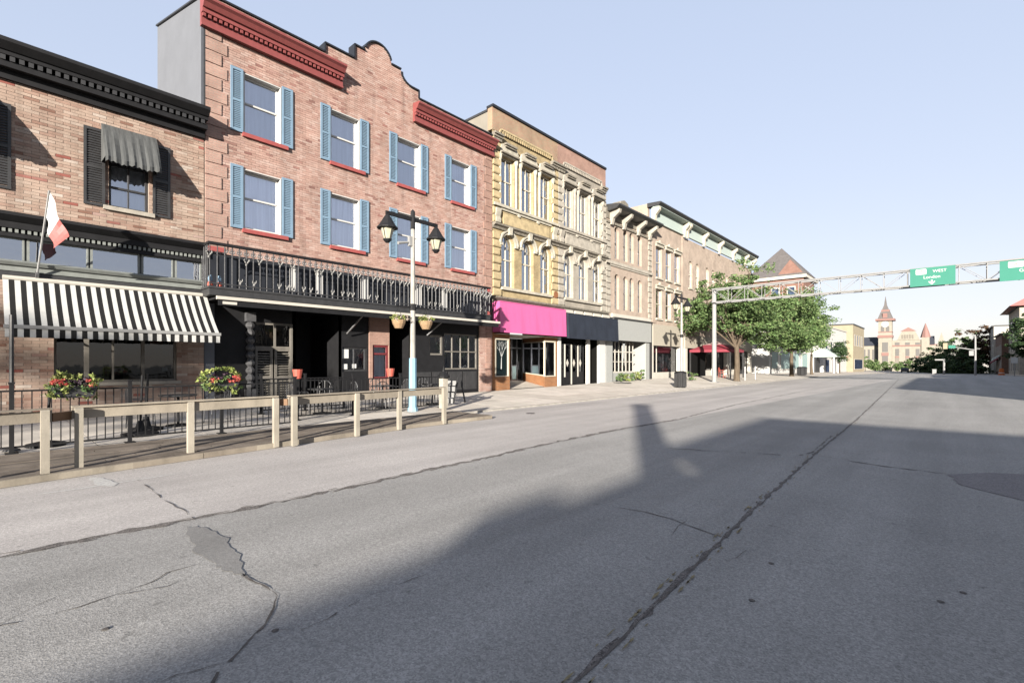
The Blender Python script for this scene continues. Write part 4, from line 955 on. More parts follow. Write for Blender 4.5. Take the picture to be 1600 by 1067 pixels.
# ------------------------------------------------------------------- the twin Italianate fronts
def twin(y0, y1, label, brick, top_brick, stone, trim):
    b = thing('stone_fronted_building', (X0, (y0 + y1) / 2, .2), label, 'building')
    yc = (y0 + y1) / 2 + .05; TOP = 14.42
    c3 = [yc - 1.6, yc, yc + 1.6]; w3 = 1.0; z3 = (9.68, 12.2); z2 = (5.5, 8.2)
    ops = [(c - w3 / 2, c + w3 / 2, *z3) for c in c3] + [(c - w3 / 2, c + w3 / 2, *z2, True) for c in c3]
    mb = MB(); wall_front(mb, y0, y1, 4.7, 13.3, X0, ops, .30); mb.box(X0 - 14, X0 - .36, y0, y1 - .0, 13.2, 13.3)
    mb.build('wall', M[brick], b)
    mb = MB(); mb.box(X0 - .3, X0 + .02, y0, y1, 13.3, TOP); mb.build('parapet', M[top_brick], b)
    MB().box(X0 - .36, X0 + .1, y0 - .03, y1 + .0, TOP, TOP + .12).build('coping', M['darknavy'], b)
    # corbel table
    me_ = MB().box(X0 + .02, X0 + .11, -.045, .045, 13.22, 13.42).mesh('corbel', M[brick])
    k = 0
    while y0 + .75 + k * .17 < y1 - .7:
        q = bpy.data.objects.new('corbel', me_); COL.objects.link(q); q.parent = b; q.location = -WL[b] + Vector((0, y0 + .75 + k * .17, 0)); k += 1
    mb = MB(); mb.box(X0, X0 + .12, y0 + .62, y1 - .62, 13.42, 13.5)
    for s in (y0 + .62, y1 - .62):
        for i in range(6):
            t0, t1 = math.pi / 2 * i / 6, math.pi / 2 * (i + 1) / 6; sg = 1 if s < yc else -1; rr = .5
            mb.bar((X0 + .05, s - sg * rr * math.sin(t0) * .25, 13.46 - rr * (1 - math.cos(t0))), (X0 + .05, s - sg * rr * math.sin(t1) * .25, 13.46 - rr * (1 - math.cos(t1))), .1, .08)
    mb.build('corbel_band', M[stone], b)
    # quoins
    k = 0; z = 5.0
    while z < 12.9:
        if not (8.25 < z + .2 < 8.7 or 9.3 < z + .2 < 9.62):
            L = .56 if k % 2 == 0 else .46; zz = z + random.uniform(-.01, .01); pr = .085 + random.uniform(0, .02)
            for p, q in ((y0 + .03, y0 + .03 + L), (y1 - .03 - L, y1 - .03)):
                mb = MB(); mb.prism_y([(X0, zz), (X0 + pr * .6, zz), (X0 + pr, zz + .05), (X0 + pr, zz + .31), (X0 + pr * .6, zz + .36), (X0, zz + .36)], p, q); mb.build('quoin', M[stone], b)
        z += .41; k += 1
    for p, q in ((y0 - .0, y0 + .66), (y1 - .66, y1 + .0)):
        mb = MB(); mb.box(X0, X0 + .18, p, q, 12.95, 13.06); mb.box(X0, X0 + .26, p + .002, q - .002, 13.06, 13.16); mb.box(X0, X0 + .12, p + .05, q - .05, 12.8, 12.95); mb.build('pier_cap', M['stone_dirty'], b)
    for c in c3:                                      # square headed windows under scrolled hoods
        a, d = c - w3 / 2, c + w3 / 2
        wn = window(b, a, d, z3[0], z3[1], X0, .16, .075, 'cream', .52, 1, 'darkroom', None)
        mb = MB(); hp = [(a - .16, z3[1]), (a - .2, z3[1] + .28), (a - .08, z3[1] + .52), (a + .18, z3[1] + .62), (d - .18, z3[1] + .62), (d + .08, z3[1] + .52), (d + .2, z3[1] + .28), (d + .16, z3[1])]
        mb.prism_x(hp, X0, X0 + .14); mb.build('hood', M[trim], wn)
        mb = MB(); mb.box(X0 + .14, X0 + .30, a + .06, d - .06, z3[1] + .50, z3[1] + .60); mb.box(X0 + .14, X0 + .24, a + .12, d - .12, z3[1] + .42, z3[1] + .50); mb.box(X0 + .14, X0 + .26, a - .18, d + .18, z3[1] + .06, z3[1] + .13)
        mb.build('hood_mould', M['stone_dirty'], wn)
        for yy in (a - .12, d + .12):
            mb = MB(); mb.tube([(X0 + .02, yy, z3[0]), (X0 + .02, yy, z3[1] - .3)], .075, 8); mb.lathe((X0 + .02, yy, z3[1] - .3), [(.075, 0), (.12, .12), (.13, .3)], 8); mb.build('colonnette', M[trim], wn)
        wn = window(b, a, d, z2[0], z2[1], X0, .16, .075, 'cream', .53, 1, 'darkroom', None, arch=True, back2='greyblind' if c != yc else 'blind')
        r = w3 / 2; zs = z2[1] - r; n = 14; mb = MB()
        for rr, th, x1 in ((r + .02, .10, .09), (r + .14, .07, .15)):
            for k in range(n):
                t0, t1 = math.pi * k / n, math.pi * (k + 1) / n
                P_ = lambda t_, q_: (c - q_ * math.cos(t_), zs + q_ * math.sin(t_))
                mb.prism_x([P_(t0, rr), P_(t1, rr), P_(t1, rr + th), P_(t0, rr + th)], X0, X0 + x1)
        mb.build('arch_mould', M[trim], wn)
        mb = MB(); mb.prism_x([(c - .09, z2[1] - .02), (c + .09, z2[1] - .02), (c + .14, z2[1] + .36), (c - .14, z2[1] + .36)], X0, X0 + .25); mb.build('keystone', M['stone_pale'], wn)
        for yy in (a - .08, d + .08): MB().box(X0, X0 + .13, yy - .1, yy + .1, zs - .1, zs + .04).build('impost', M[trim], wn)
    mb = MB(); mb.box(X0, X0 + .16, y0 + .05, y1 - .05, 9.52, 9.66); mb.box(X0, X0 + .08, y0 + .62, y1 - .62, 9.40, 9.52); mb.build('sill_course', M[trim], b)
    mb = MB(); mb.box(X0, X0 + .05, y0 + .8, y1 - .8, 8.72, 9.28); mb.box(X0, X0 + .07, y0 + .8, yc - .84, 9.28, 9.33); mb.box(X0, X0 + .07, yc - .76, yc + .76, 9.28, 9.33); mb.box(X0, X0 + .07, yc + .84, y1 - .8, 9.28, 9.33)
    mb.build('panel', M[stone], b)
    mb = MB(); mb.prism_y([(X0, 8.38), (X0 + .08, 8.38), (X0 + .12, 8.48), (X0 + .24, 8.54), (X0 + .26, 8.62), (X0, 8.68)], y0 + .0, y1 - .0); mb.build('belt_course', M['stone_dirty'], b)
    for p in (y0 + .16, y1 - .5):
        mb = MB(); mb.prism_y([(X0, 8.7), (X0 + .14, 8.7), (X0 + .16, 8.85), (X0 + .1, 9.0), (X0 + .17, 9.2), (X0 + .2, 9.4), (X0, 9.4)], p, p + .34); mb.build('bracket', M[trim], b)
    for yy in (yc - .8, yc + .8):
        mb = MB(); mb.tube([(X0, yy, 9.36), (X0 + .12, yy, 9.36)], .09, 8); mb.build('rosette', M[trim], b)
    mb = MB(); mb.box(X0, X0 + .14, y0 + .62, y1 - .62, 5.34, 5.47); mb.build('lower_sill', M[trim], b)
    mb = MB(); mb.prism_y([(X0 - .1, 4.62), (X0 + .08, 4.62), (X0 + .14, 4.74), (X0 + .3, 4.86), (X0 + .32, 4.94), (X0 - .1, 5.02)], y0 + .0, y1 - .02); mb.build('shop_cornice', M['stone_dirty'], b)
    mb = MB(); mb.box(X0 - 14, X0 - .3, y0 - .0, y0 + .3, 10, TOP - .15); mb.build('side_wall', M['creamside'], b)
    MB().box(X0 - 14.4, X0 - .3, y0 - .05, y0 + .34, TOP - .15, TOP - .04).build('side_coping', M['charcoal'], b)
    mb = MB(); mb.box(X0 - 14, X0 - .3, y1 - .3, y1, 4, TOP - .2); mb.build('side_wall', M['redpink'], b)
    return b
b2 = twin(YB2, YB3, 'narrow yellow brick building with arched windows above a bright pink shop awning', 'yellowbrick', 'pinkbrick', 'stone_yellow', 'stone_pale')
b3 = twin(YB3 + .02, YB4, 'buff twin of the yellow brick front, standing above the dark navy awning', 'buffbrick', 'redpink', 'stone_buff', 'stone_buff')
def box_awning(par, ya, yb, X, zt, zb, m, label, tt=.12, ytop=None):
    mb = MB(); A = [(X0 + .02, zt + .02), (X - tt, zt), (X, zb + .0)]
    mb.face([(A[0][0], ya, A[0][1]), (A[1][0], ya, A[1][1]), (A[1][0], yb, A[1][1]), (A[0][0], yb, A[0][1])])
    n = 14
    for i in range(n):                                # the vinyl sags slightly between its frames
        p, q = ya + (yb - ya) * i / n, ya + (yb - ya) * (i + 1) / n
        s0, s1 = .012 * math.sin(i * 2.1), .012 * math.sin((i + 1) * 2.1)
        mb.face([(A[1][0], p, A[1][1]), (X + s0, p, A[2][1]), (X + s1, q, A[2][1]), (A[1][0], q, A[1][1])])
    for y in (ya, yb): mb.face([(X0 + .02, y, zt + .02), (X - tt, y, zt), (X, y, zb), (X0 + .02, y, zb)])
    mb.face([(X0 + .02, ya, zb + .05), (X - .02, ya, zb + .05), (X - .02, yb, zb + .05), (X0 + .02, yb, zb + .05)])
    o = mb.build('awning', m, par, label=label)
    f = MB(); f.box(X - tt - .015, X - tt + .02, ya, yb, zt - .02, zt + .015); f.box(X - .02, X + .018, ya, yb, zb - .02, zb + .02); f.build('hem', m, o)
    return o
box_awning(b2, YB2 + .02, 23.05, X0 + .55, 4.66, 3.14, M['pink'], 'bright pink vinyl shop awning', .03)
box_awning(b3, 23.25, 28.95, X0 + .6, 4.5, 3.05, M['navy'], 'dark navy canvas shop awning', .06)
# pink awning shop: recessed door between two brick-framed display windows
XB = -19.3; yr0, yr1 = 18.78, 21.7; YD = 22.45
mb = MB(); wall_front(mb, YB2 + .02, yr0, .18, 3.6, X0, [(17.68, 18.66, .95, 2.78)], .12)
mb.face([(X0, yr0, .18), (XB, yr0, .3), (XB, yr0, 3.6), (X0, yr0, 3.6)])
mb.build('shop_front', M['orangebrick'], b2); mb = MB(); wall_front(mb, 22.72, YB3, .18, 3.6, X0, [], .1); wall_front(mb, yr1, 22.72, .18, .84, X0, [], .1); wall_front(mb, yr1, 22.72, 2.78, 3.6, X0, [], .1)
mb.face([(X0, yr1, .18), (X0, yr1, .84), (XB, YD, 1.0), (XB, YD, .3)]); mb.face([(X0, yr1, 2.78), (XB, YD, 2.78), (XB, YD, 3.6), (X0, yr1, 3.6)])
mb.face([(X0, yr1, .84), (X0, 22.72, .84), (X0 - .5, 22.72, .84), (XB, YD, 1.0)])
mb.build('shop_front', M['orangebrick'], b2)
mb = MB(); mb.face([(X0, yr0, .24), (X0, yr1, .26), (XB, YD, .55), (XB, yr0, .55)]); mb.build('entry_floor', M['concrete'], b2)
mb = MB(); mb.face([(X0 + .4, YB2 + .1, 3.06), (X0 + .4, YB3, 3.06), (XB, YB3, 3.06), (XB, YB2 + .1, 3.06)]); mb.box(XB - 3, XB - 2.9, YB2, YB3, .2, 3.2); mb.build('soffit', M['offwhite'], b2)
mb = MB(); mb.box(XB - .06, XB, 18.8, 22.9, .3, 3.05)
f = MB()
for y in (20.6, 21.38, 21.85, 22.36): f.box(XB, XB + .07, y, y + .07, .5, 3.0)
f.box(XB, XB + .075, 20.6, 22.4, 2.45, 2.52); f.box(XB, XB + .076, 21.45, 21.85, 1.4, 1.46); f.box(XB, XB + .074, 20.6, 22.4, .5, .62)
mb.build('door_back', M['blackmat'], b2); dr = f.build('door', M['steel'], b2)
MB().box(XB + .005, XB + .03, 21.45, 21.85, .64, 1.4).build('door_panel', M['teal'], dr)
MB().tube([(XB + .13, 21.95, 1.2), (XB + .13, 21.95, 1.7)], .015, 6).build('handle', M['steel'], dr)
# left display with the pale tree drawing on its dark glass
f = MB(); f.box(X0 - .08, X0 + .03, 17.66, 17.72, .93, 2.82); f.box(X0 - .08, X0 + .03, 18.62, 18.68, .93, 2.82); f.box(X0 - .08, X0 + .04, 17.66, 18.7, 2.78, 2.86); f.box(X0 - .08, X0 + .035, 17.66, 18.68, .9, .95)
dw = f.build('display_window', M['cream'], b2)
MB().face([(X0 - .04, 17.7, .95), (X0 - .04, 18.65, .95), (X0 - .04, 18.65, 2.8), (X0 - .04, 17.7, 2.8)]).build('pane', mat('black_glass', (.012, .022, .025), .12, .5, noise=0), dw)
mb = MB(); xd = X0 - .034
def twig(y, z, ang, L, wd, dep):
    y2, z2 = y + math.sin(ang) * L, z + math.cos(ang) * L; p = (math.cos(ang) * wd, -math.sin(ang) * wd)
    mb.face([(xd, y - p[0], z - p[1]), (xd, y + p[0], z + p[1]), (xd, y2 + p[0] * .5, z2 + p[1] * .5), (xd, y2 - p[0] * .5, z2 - p[1] * .5)])
    if dep: 
        for s in (-1, 1, .3): twig(y2, z2, ang + s * random.uniform(.2, .5), L * random.uniform(.5, .75), wd * .5, dep - 1)
twig(18.16, 1.28, .03, .62, .035, 4)
mb.build('tree_drawing', M['signwhite'], dw)
# right display
f = MB(); f.box(X0 - .06, X0 + .03, yr1 - .02, yr1 + .05, .84, 2.84); f.box(X0 - .06, X0 + .03, 22.64, 22.72, .84, 2.84); f.box(X0 - .06, X0 + .035, yr1, 22.72, 2.78, 2.86); f.box(X0 - .06, X0 + .035, yr1, 22.72, .82, .88)
f.bar((X0, yr1, 2.8), (XB, YD, 2.8), .05, .06); f.bar((X0, yr1, .88), (XB, YD, 1.02), .05, .06)
dw = f.build('display_window', M['cream'], b2)
MB().face([(X0 - .02, yr1, .85), (X0 - .02, 22.7, .85), (X0 - .02, 22.7, 2.8), (X0 - .02, yr1, 2.8)]).build('pane', M['glassdark'], dw)
MB().face([(X0, yr1, .85), (XB, YD, 1.0), (XB, YD, 2.8), (X0, yr1, 2.8)]).build('pane', M['glassdark'], dw)
mb = MB(); mb.face([(X0 - .15, 22.76, .84), (XB, 22.76, .84), (XB, 22.76, 3.0), (X0 - .15, 22.76, 3.0)]); mb.face([(XB, YD + .1, .9), (XB, 22.75, .9), (XB, 22.75, 3.0), (XB, YD + .1, 3.0)]); mb.build('display_back', M['offwhite'], b2)
mb = MB()
for k in range(4):
    yy = 22.2 + .12 * k; mb.lathe((X0 - .4 - .4 * (k % 3), yy, .86), [(.1, 0), (.13, .35), (.07, .7), (.1, .9), (.04, 1.1 + .1 * k)], 9)
mb.build('display_goods', M['goods'], b2)
MB().tube([(X0 + .02, YB3 - .25, 5.55), (X0 + .1, YB3 - .25, 5.55)], .2, 14).build('round_plaque', mat('rust_plaque', (.35, .14, .06), .7, noise=.4, nscale=12), b2)
# navy awning shop
for ya, yb, xa in ((22.95, 23.2, .06), (26.0, 26.3, .06), (27.35, 28.1, .1)): MB().box(X0 - .08, X0 + xa, ya, yb, .2, 3.1).build('pilaster', M['white'], b3)
mb = MB(); mb.box(X0 - 2.2, X0 - 2.1, 26.2, 28.2, .2, 3.2); mb.box(X0 - 2.1, X0 - .1, 27.4, 27.45, .2, 3.2); mb.box(X0 - .4, X0 - .35, 23.2, 26.0, .2, 3.6); mb.box(X0 - 3, X0 - .36, 23.2, 28.2, 3.5, 3.6); mb.build('interior', M['blackmat'], b3)
for k in range(4):
    p = 23.22 + k * .695; q = p + .68
    mb = MB(); mb.box(X0 - .3, X0 - .2, p, p + .05, .22, 2.75); mb.box(X0 - .3, X0 - .2, q - .05, q, .22, 2.75); mb.box(X0 - .3, X0 - .201, p + .05, q - .05, 2.68, 2.75); mb.box(X0 - .3, X0 - .201, p + .05, q - .05, .22, 1.05)
    dl = mb.build('folding_door', M['black'], b3)
    MB().face([(X0 - .25, p + .05, 1.05), (X0 - .25, q - .05, 1.05), (X0 - .25, q - .05, 2.68), (X0 - .25, p + .05, 2.68)]).build('pane', M['glassdark'], dl)
    mb = MB(); c_ = (p + q) / 2; mb.prism_x([(c_ - .13, 1.6), (c_, 1.36), (c_ + .13, 1.6), (c_, 1.84)], X0 - .246, X0 - .24); mb.build('diamond_mark', M['offwhite'], dl)
    if k: MB().box(X0 - .2, X0 - .17, p - .05, p + .05, .3 if k == 2 else .75, 2.72).build('stile', M['offwhite'], dl)
mb = MB()
for k in range(5): MB().box(X0 + .02, X0 + .2, 23.4 + k * 1.05, 23.4 + k * 1.05 + .85, 4.58, 4.76).build('cornice_block', M['offwhite'], b3)
MB().box(X0 - .2, X0 + .01, 22.92, 28.2, 3.1, 4.62).build('fascia', M['grey_sign'], b3)

# ------------------------------------------------------------------- buff building with round-headed slit windows and bracketed cornice
b4 = thing('bracketed_building', (X0, 31.6, .3), 'buff brick building with slim round headed windows and a dark bracketed cornice', 'building')
c4 = [29.75, 30.95, 31.85, 33.1]; w4 = .62
ops = [(c - w4 / 2, c + w4 / 2, a, b, True) for c in c4 for a, b in ((8.75, 10.95), (5.3, 7.7))]
mb = MB(); wall_front(mb, YB4, YB5, 4.7, 11.3, X0, ops, .32); mb.box(-31, X0 - .35, YB4, YB5, 11.2, 11.3); mb.build('wall', M['rosebuff'], b4)
for o_ in ops: window(b4, *o_[:4], X0, .2, .05, 'charcoal', .5, 0, 'darkroom', None, arch=True)
mb = MB(); mb.box(X0, X0 + .12, YB4, YB5, 8.3, 8.5); mb.box(X0, X0 + .07, YB4, YB5, 8.18, 8.3); mb.build('belt_course', M['stone_buff'], b4)
mb = MB(); mb.box(X0, X0 + .1, YB4, YB5, 11.0, 11.15); mb.box(X0 - .3, X0 + .05, YB4, YB5, 11.3, 12.0); mb.build('frieze', M['stone_dirty'], b4)
mb = MB(); mb.prism_y([(X0 + .05, 11.75), (X0 + .75, 11.85), (X0 + .95, 12.0), (X0 + .95, 12.1), (X0 - .3, 12.25)], YB4 + .2, YB5 + .1); mb.build('cornice', M['charcoal'], b4)
for y in (28.75, 30.4, 32.5, 34.3):
    mb = MB(); mb.prism_y([(X0 + .05, 10.9), (X0 + .2, 10.9), (X0 + .3, 11.3), (X0 + .75, 11.6), (X0 + .8, 11.84), (X0 + .05, 11.75)], y, y + .26); mb.build('bracket', M['stone_buff'], b4)
k = 0; z = 5.0
while z < 10.8:
    for p, q in ((YB4 + .06, YB4 + (.6 if k % 2 else .5)), (YB5 - (.6 if k % 2 else .5), YB5 - .05)):
        MB().box(X0, X0 + .07, p, q, z, z + .34).build('quoin', M['stone_buff'], b4)
    z += .4; k += 1
mb = MB(); mb.prism_x([(30.4, 12.2), (32.4, 12.2), (31.9, 13.1), (31.4, 13.25), (30.9, 13.1)], X0 - 1.0, X0 - .3); mb.build('crest', M['stone_dirty'], b4)
mb = MB(); mb.box(X0, X0 + .16, 28.95, 34.6, 4.7, 4.95); mb.build('shop_cornice', M['offwhite'], b4)
mb = MB(); mb.box(X0 - .1, X0 + .22, 28.97, 34.55, 3.15, 4.6); mb.build('fascia', M['grey_sign'], b4); MB().box(X0 - .1, X0 + .3, 28.97, 34.65, 4.6, 4.7).build('fascia_cap', M['charcoal'], b4)
MB().box(X0 - .3, X0 + .05, YB4 + .02, 29.1, .3, 3.15).build('pier', M['grey_sign'], b4); mb = MB(); mb.box(X0 - .3, X0 + .08, 33.9, 34.5, .3, 3.15); mb.box(X0 - 1.6, X0 - .3, 33.9, 34.0, .3, 3.15); mb.build('pier', M['grey_sign'], b4)
mb = MB(); mb.box(X0 - .02, X0 + .09, 34.55, 34.95, .3, 4.7); mb.build('downpipe_strip', M['charcoal'], b4)
f = MB()
for k in range(8): f.box(X0 - .5, X0 - .42, 29.2 + k * .52, 29.27 + k * .52, .95, 3.1)
f.box(X0 - .5, X0 - .41, 29.1, 33.2, .9, 1.0); f.box(X0 - .5, X0 - .415, 29.1, 33.2, 2.35, 2.42); f.box(X0 - .5, X0 - .415, 29.1, 33.2, 1.66, 1.71)
f = f.build('shop_window', M['offwhite'], b4)
for k in range(7): MB().face([(X0 - .46, 29.27 + k * .52, 1.0), (X0 - .46, 29.72 + k * .52, 1.0), (X0 - .46, 29.72 + k * .52, 3.1), (X0 - .46, 29.27 + k * .52, 3.1)]).build('pane', M['glassclear'], f)
MB().box(X0 - .52, X0 - .42, 29.1, 33.2, .3, .9).build('bulkhead', M['grey_sign'], b4)
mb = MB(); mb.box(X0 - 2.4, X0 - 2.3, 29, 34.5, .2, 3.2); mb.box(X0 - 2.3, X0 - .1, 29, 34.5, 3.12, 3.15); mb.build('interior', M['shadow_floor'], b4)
mb = MB()
for k in range(12): 
    y = 29.4 + k * .3; mb.lathe((X0 - 1.1, y, .95), [(.05, 0), (.1, .3), (.05, .5 + .3 * random.random()), (.02, 1.0)], 6)
mb.build('display_goods', M['goods'], b4)

# ------------------------------------------------------------------- rose buff building with ornate lintels and the long mint cornice
def mint_cornice(par, ya, yb, zt, brk):
    mb = MB(); mb.box(X0, X0 + .1, ya, yb, zt - 1.25, zt - .35); mb.box(X0, X0 + .16, ya, yb, zt - 1.32, zt - 1.22); mb.build('frieze', M['mint'], par)
    mb = MB(); mb.prism_y([(X0 + .1, zt - .36), (X0 + .62, zt - .3), (X0 + .62, zt - .26), (X0 + .1, zt - .26)], ya, yb); mb.build('soffit', M['mint'], par)
    mb = MB(); mb.prism_y([(X0 - .3, zt - .26), (X0 + .64, zt - .26), (X0 + .8, zt - .1), (X0 + .8, zt), (X0 - .3, zt + .05)], ya - .1, yb); mb.build('cornice', M['charcoal'], par)
    for y in brk:
        mb = MB(); mb.prism_y([(X0 + .1, zt - 1.5), (X0 + .26, zt - 1.5), (X0 + .3, zt - .9), (X0 + .62, zt - .55), (X0 + .62, zt - .31), (X0 + .1, zt - .37)], y, y + .3); mb.build('bracket', M['cream'], par)
b5 = thing('ornate_lintel_building', (X0, 38, .3), 'rosy brick building with pale ornate window heads over a beige shop fascia', 'building')
c5 = [36.3, 38.05, 39.75]
ops = [(c - .5, c + .5, a, b) for c in c5 for a, b in ((8.3, 10.7), (5.1, 7.4))]
mb = MB(); wall_front(mb, YB5, YB6, 4.6, 12.6, X0, ops, .3); mb.box(-31, X0 - .3, YB5, YB5 + .3, 10, 13.9); mb.box(-31, X0 - .35, YB5 + .3, YB6, 12.4, 12.6); mb.build('wall', M['rosebuff'], b5)
for o_ in ops:
    wn = window(b5, *o_, X0, .14, .08, 'cream', .5, 0, 'darkroom', (.14, .12, 'stone_pale', .08))
    a, b, c, d = o_; mb = MB(); mb.box(X0, X0 + .12, a - .15, b + .15, d, d + .22); mb.box(X0, X0 + .22, a - .2, b + .2, d + .22, d + .3); mb.prism_x([((a + b) / 2 - .16, d + .3), ((a + b) / 2 + .16, d + .3), ((a + b) / 2, d + .55)], X0, X0 + .14); mb.build('hood', M['stone_pale'], wn)
for ya, yb in ((YB5 + .05, YB5 + .55), (YB6 - .5, YB6 - .05)): MB().box(X0 - .05, X0 + .06, ya, yb, 4.7, 12.5).build('pilaster', M['rosebuff'], b5)
mint_cornice(b5, YB5, YB6 - .02, 13.85, (YB5 + .05, YB6 - .4))
mb = MB(); mb.box(X0 - .1, X0 + .14, YB5 + .02, YB6 - .4, 2.95, 4.6); mb.build('fascia', M['beige_sign'], b5)
MB().box(X0 - .3, X0 + .1, YB6 - .9, YB6 - .3, .35, 2.95).build('pier', M['offwhite'], b5); MB().box(X0 - .3, X0 + .08, YB5 + .02, YB5 + .2, .35, 2.95).build('pier', M['offwhite'], b5)
f = MB(); f.box(X0 - .4, X0 - .3, YB5 + .3, YB6 - .9, .35, .85); f.box(X0 - .38, X0 - .31, 36.5, 36.6, .85, 2.95); f.box(X0 - .38, X0 - .31, YB5 + .25, 35.35, .85, 2.95); f = f.build('shop_window', M['offwhite'], b5)
for a, b in ((35.35, 36.5), (36.6, 40.3)): MB().face([(X0 - .34, a, .85), (X0 - .34, b, .85), (X0 - .34, b, 2.95), (X0 - .34, a, 2.95)]).build('pane', M['glassclear'], f)
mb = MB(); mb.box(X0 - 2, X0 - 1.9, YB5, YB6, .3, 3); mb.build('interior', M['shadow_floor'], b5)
mb = MB()
for k in range(60):
    y = random.uniform(35.4, 40.2); z = .9 + random.random() ** 1.4 * 1.2; s_ = random.uniform(.08, .2); x = X0 - random.uniform(.55, .8)
    mb.box(x - s_, x + s_, y - s_, y + s_, z - s_, z + s_ * 1.4)
mb.build('display_goods', M['goods'], b5, kind='stuff')
b6 = thing('long_brick_building', (X0, 51, .3), 'long rosy brick block behind the street trees under a pale bracketed cornice', 'building')
c6 = [42.6, 44.2, 46.6, 48.2, 50.6, 52.2, 54.6, 56.2, 58.6]
ops = [(c - .42, c + .42, a, b, True) for c in c6 for a, b in ((8.2, 10.6), (4.9, 7.2))]
mb = MB(); wall_front(mb, YB6, 60.5, 4.0, 12.4, X0, ops, .3); mb.box(-31, X0 - .35, YB6, 60.5, 12.2, 12.4); mb.box(-31, X0 - .0, 60.3, 60.5, .2, 12.4); mb.build('wall', M['rosebuff'], b6)
for o_ in ops: window(b6, *o_[:4], X0, .14, .07, 'cream', .5, 0, 'darkroom', (.12, .1, 'stone_pale', .06), arch=True)
mint_cornice(b6, YB6, 60.6, 13.85, (YB6 + .1, 45.2, 49.3, 53.4, 57.4, 60.2))
mb = MB(); mb.box(X0 - .2, X0 + .1, YB6 + .02, 60.5, 2.9, 4.0); mb.build('fascia', M['beige_sign'], b6)
for y in (YB6 + .1, 45, 48.5, 52, 55.5, 59.9): MB().box(X0 - .3, X0 + .06, y, y + .5, .35, 2.9).build('pier', M['offwhite'], b6)
for i, y in enumerate((YB6 + .6, 45.5, 49, 52.5, 56)):
    e = (45, 48.5, 52, 55.5, 59.9)[i]; f = MB(); f.box(X0 - .4, X0 - .3, y, e, .35, .9); f.box(X0 - .4, X0 - .32, (y + e) / 2 - .04, (y + e) / 2 + .04, .9, 2.9); f = f.build('shop_window', M['offwhite' if i % 2 else 'charcoal'], b6)
    MB().face([(X0 - .35, y, .9), (X0 - .35, e, .9), (X0 - .35, e, 2.9), (X0 - .35, y, 2.9)]).build('pane', M['glassdark'], f)
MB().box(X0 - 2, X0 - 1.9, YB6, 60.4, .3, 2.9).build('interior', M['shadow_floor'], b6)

# =================================================================== THE FAR LEFT SIDE
def simple(name, label, x0, x1, y0, y1, zt, m, wins_px=(), wins_y=(), winm='darkroom', frame='offwhite', roof='roof', zb=None, group=None, cap='charcoal', rowsz=None):
    """a plain block; wins_px = windows on its +X side as (y0,y1,z0,z1), wins_y = windows on its -Y end as (x0,x1,z0,z1)"""
    z0 = (gz(y1) if zb is None else zb) - .3
    t = thing(name, ((x0 + x1) / 2, (y0 + y1) / 2, gz(y0)), label, 'building', group)
    MB().box(x0, x1, y0, y1, z0, zt).build('wall', M[m], t); mb = MB(); mb.box(x0 - .15, x1 + .15, y0 - .15, y1 + .15, zt, zt + .25); mb.build('coping', M[cap], t)
    MB().box(x0 + .3, x1 - .3, y0 + .3, y1 - .3, zt + .25, zt + .3).build('roof', M[roof], t)
    for a, b, c, d in wins_px:
        f = MB(); f.box(x1, x1 + .05, a - .08, a, c - .08, d + .08); f.box(x1, x1 + .05, b, b + .08, c - .08, d + .08); f.box(x1, x1 + .05, a, b, d, d + .08); f.box(x1, x1 + .09, a - .1, b + .1, c - .1, c); f = f.build('window', M[frame], t)
        MB().face([(x1 + .02, a, c), (x1 + .02, b, c), (x1 + .02, b, d), (x1 + .02, a, d)]).build('pane', M[winm], f)
    for a, b, c, d in wins_y:
        f = MB(); f.box(a - .08, a, y0 - .05, y0, c - .08, d + .08); f.box(b, b + .08, y0 - .05, y0, c - .08, d + .08); f.box(a, b, y0 - .05, y0, d, d + .08); f.box(a - .1, b + .1, y0 - .09, y0, c - .1, c); f = f.build('window', M[frame], t)
        MB().face([(a, y0 - .02, c), (b, y0 - .02, c), (b, y0 - .02, d), (a, y0 - .02, d)]).build('pane', M[winm], f)
    return t
wl = simple('white_shop', 'low white shop with pale teal windows behind the second street tree', -30, X0 + .5, 66, 92, 4.3, 'white',
            [(67, 70, .9, 3.0), (71.5, 76.5, .8, 3.0), (78, 82, .8, 3.0), (84, 88, .8, 3.0)], [(-28, -24, .9, 3)], 'teal', 'offwhite', cap='offwhite')
# brick tower with the tall pyramid roof
tc = onY(1223, 567, 112); tx = tc.x; ty = 112; zt = onY(1223, 470, 112).z; ze = onY(1250, 436, 112).z; za = onY(1221, 388, 112).z
t = thing('pyramid_roofed_tower', (tx, ty, gz(ty)), 'orange brick tower with a steep grey pyramid roof rising above the street trees', 'tower')
hw = 4.9; cx = tx - .2
MB().box(cx - hw, cx + hw, ty - hw, ty + hw, gz(ty) - 1, ze).build('wall', M['orangetower'], t)
mb = MB(); e = hw + .7; ap = (cx, ty, za)
cs = [(cx - e, ty - e, ze + .1), (cx + e, ty - e, ze + .1), (cx + e, ty + e, ze + .1), (cx - e, ty + e, ze + .1)]
for a, b in zip(cs, cs[1:] + cs[:1]): mb.face([a, b, ap])
mb.face(cs[::-1]); mb.build('roof', M['slate'], t)
MB().box(cx - e + .1, cx + e - .1, ty - e + .1, ty + e - .1, ze - .5, ze + .08).build('eaves', M['offwhite'], t)
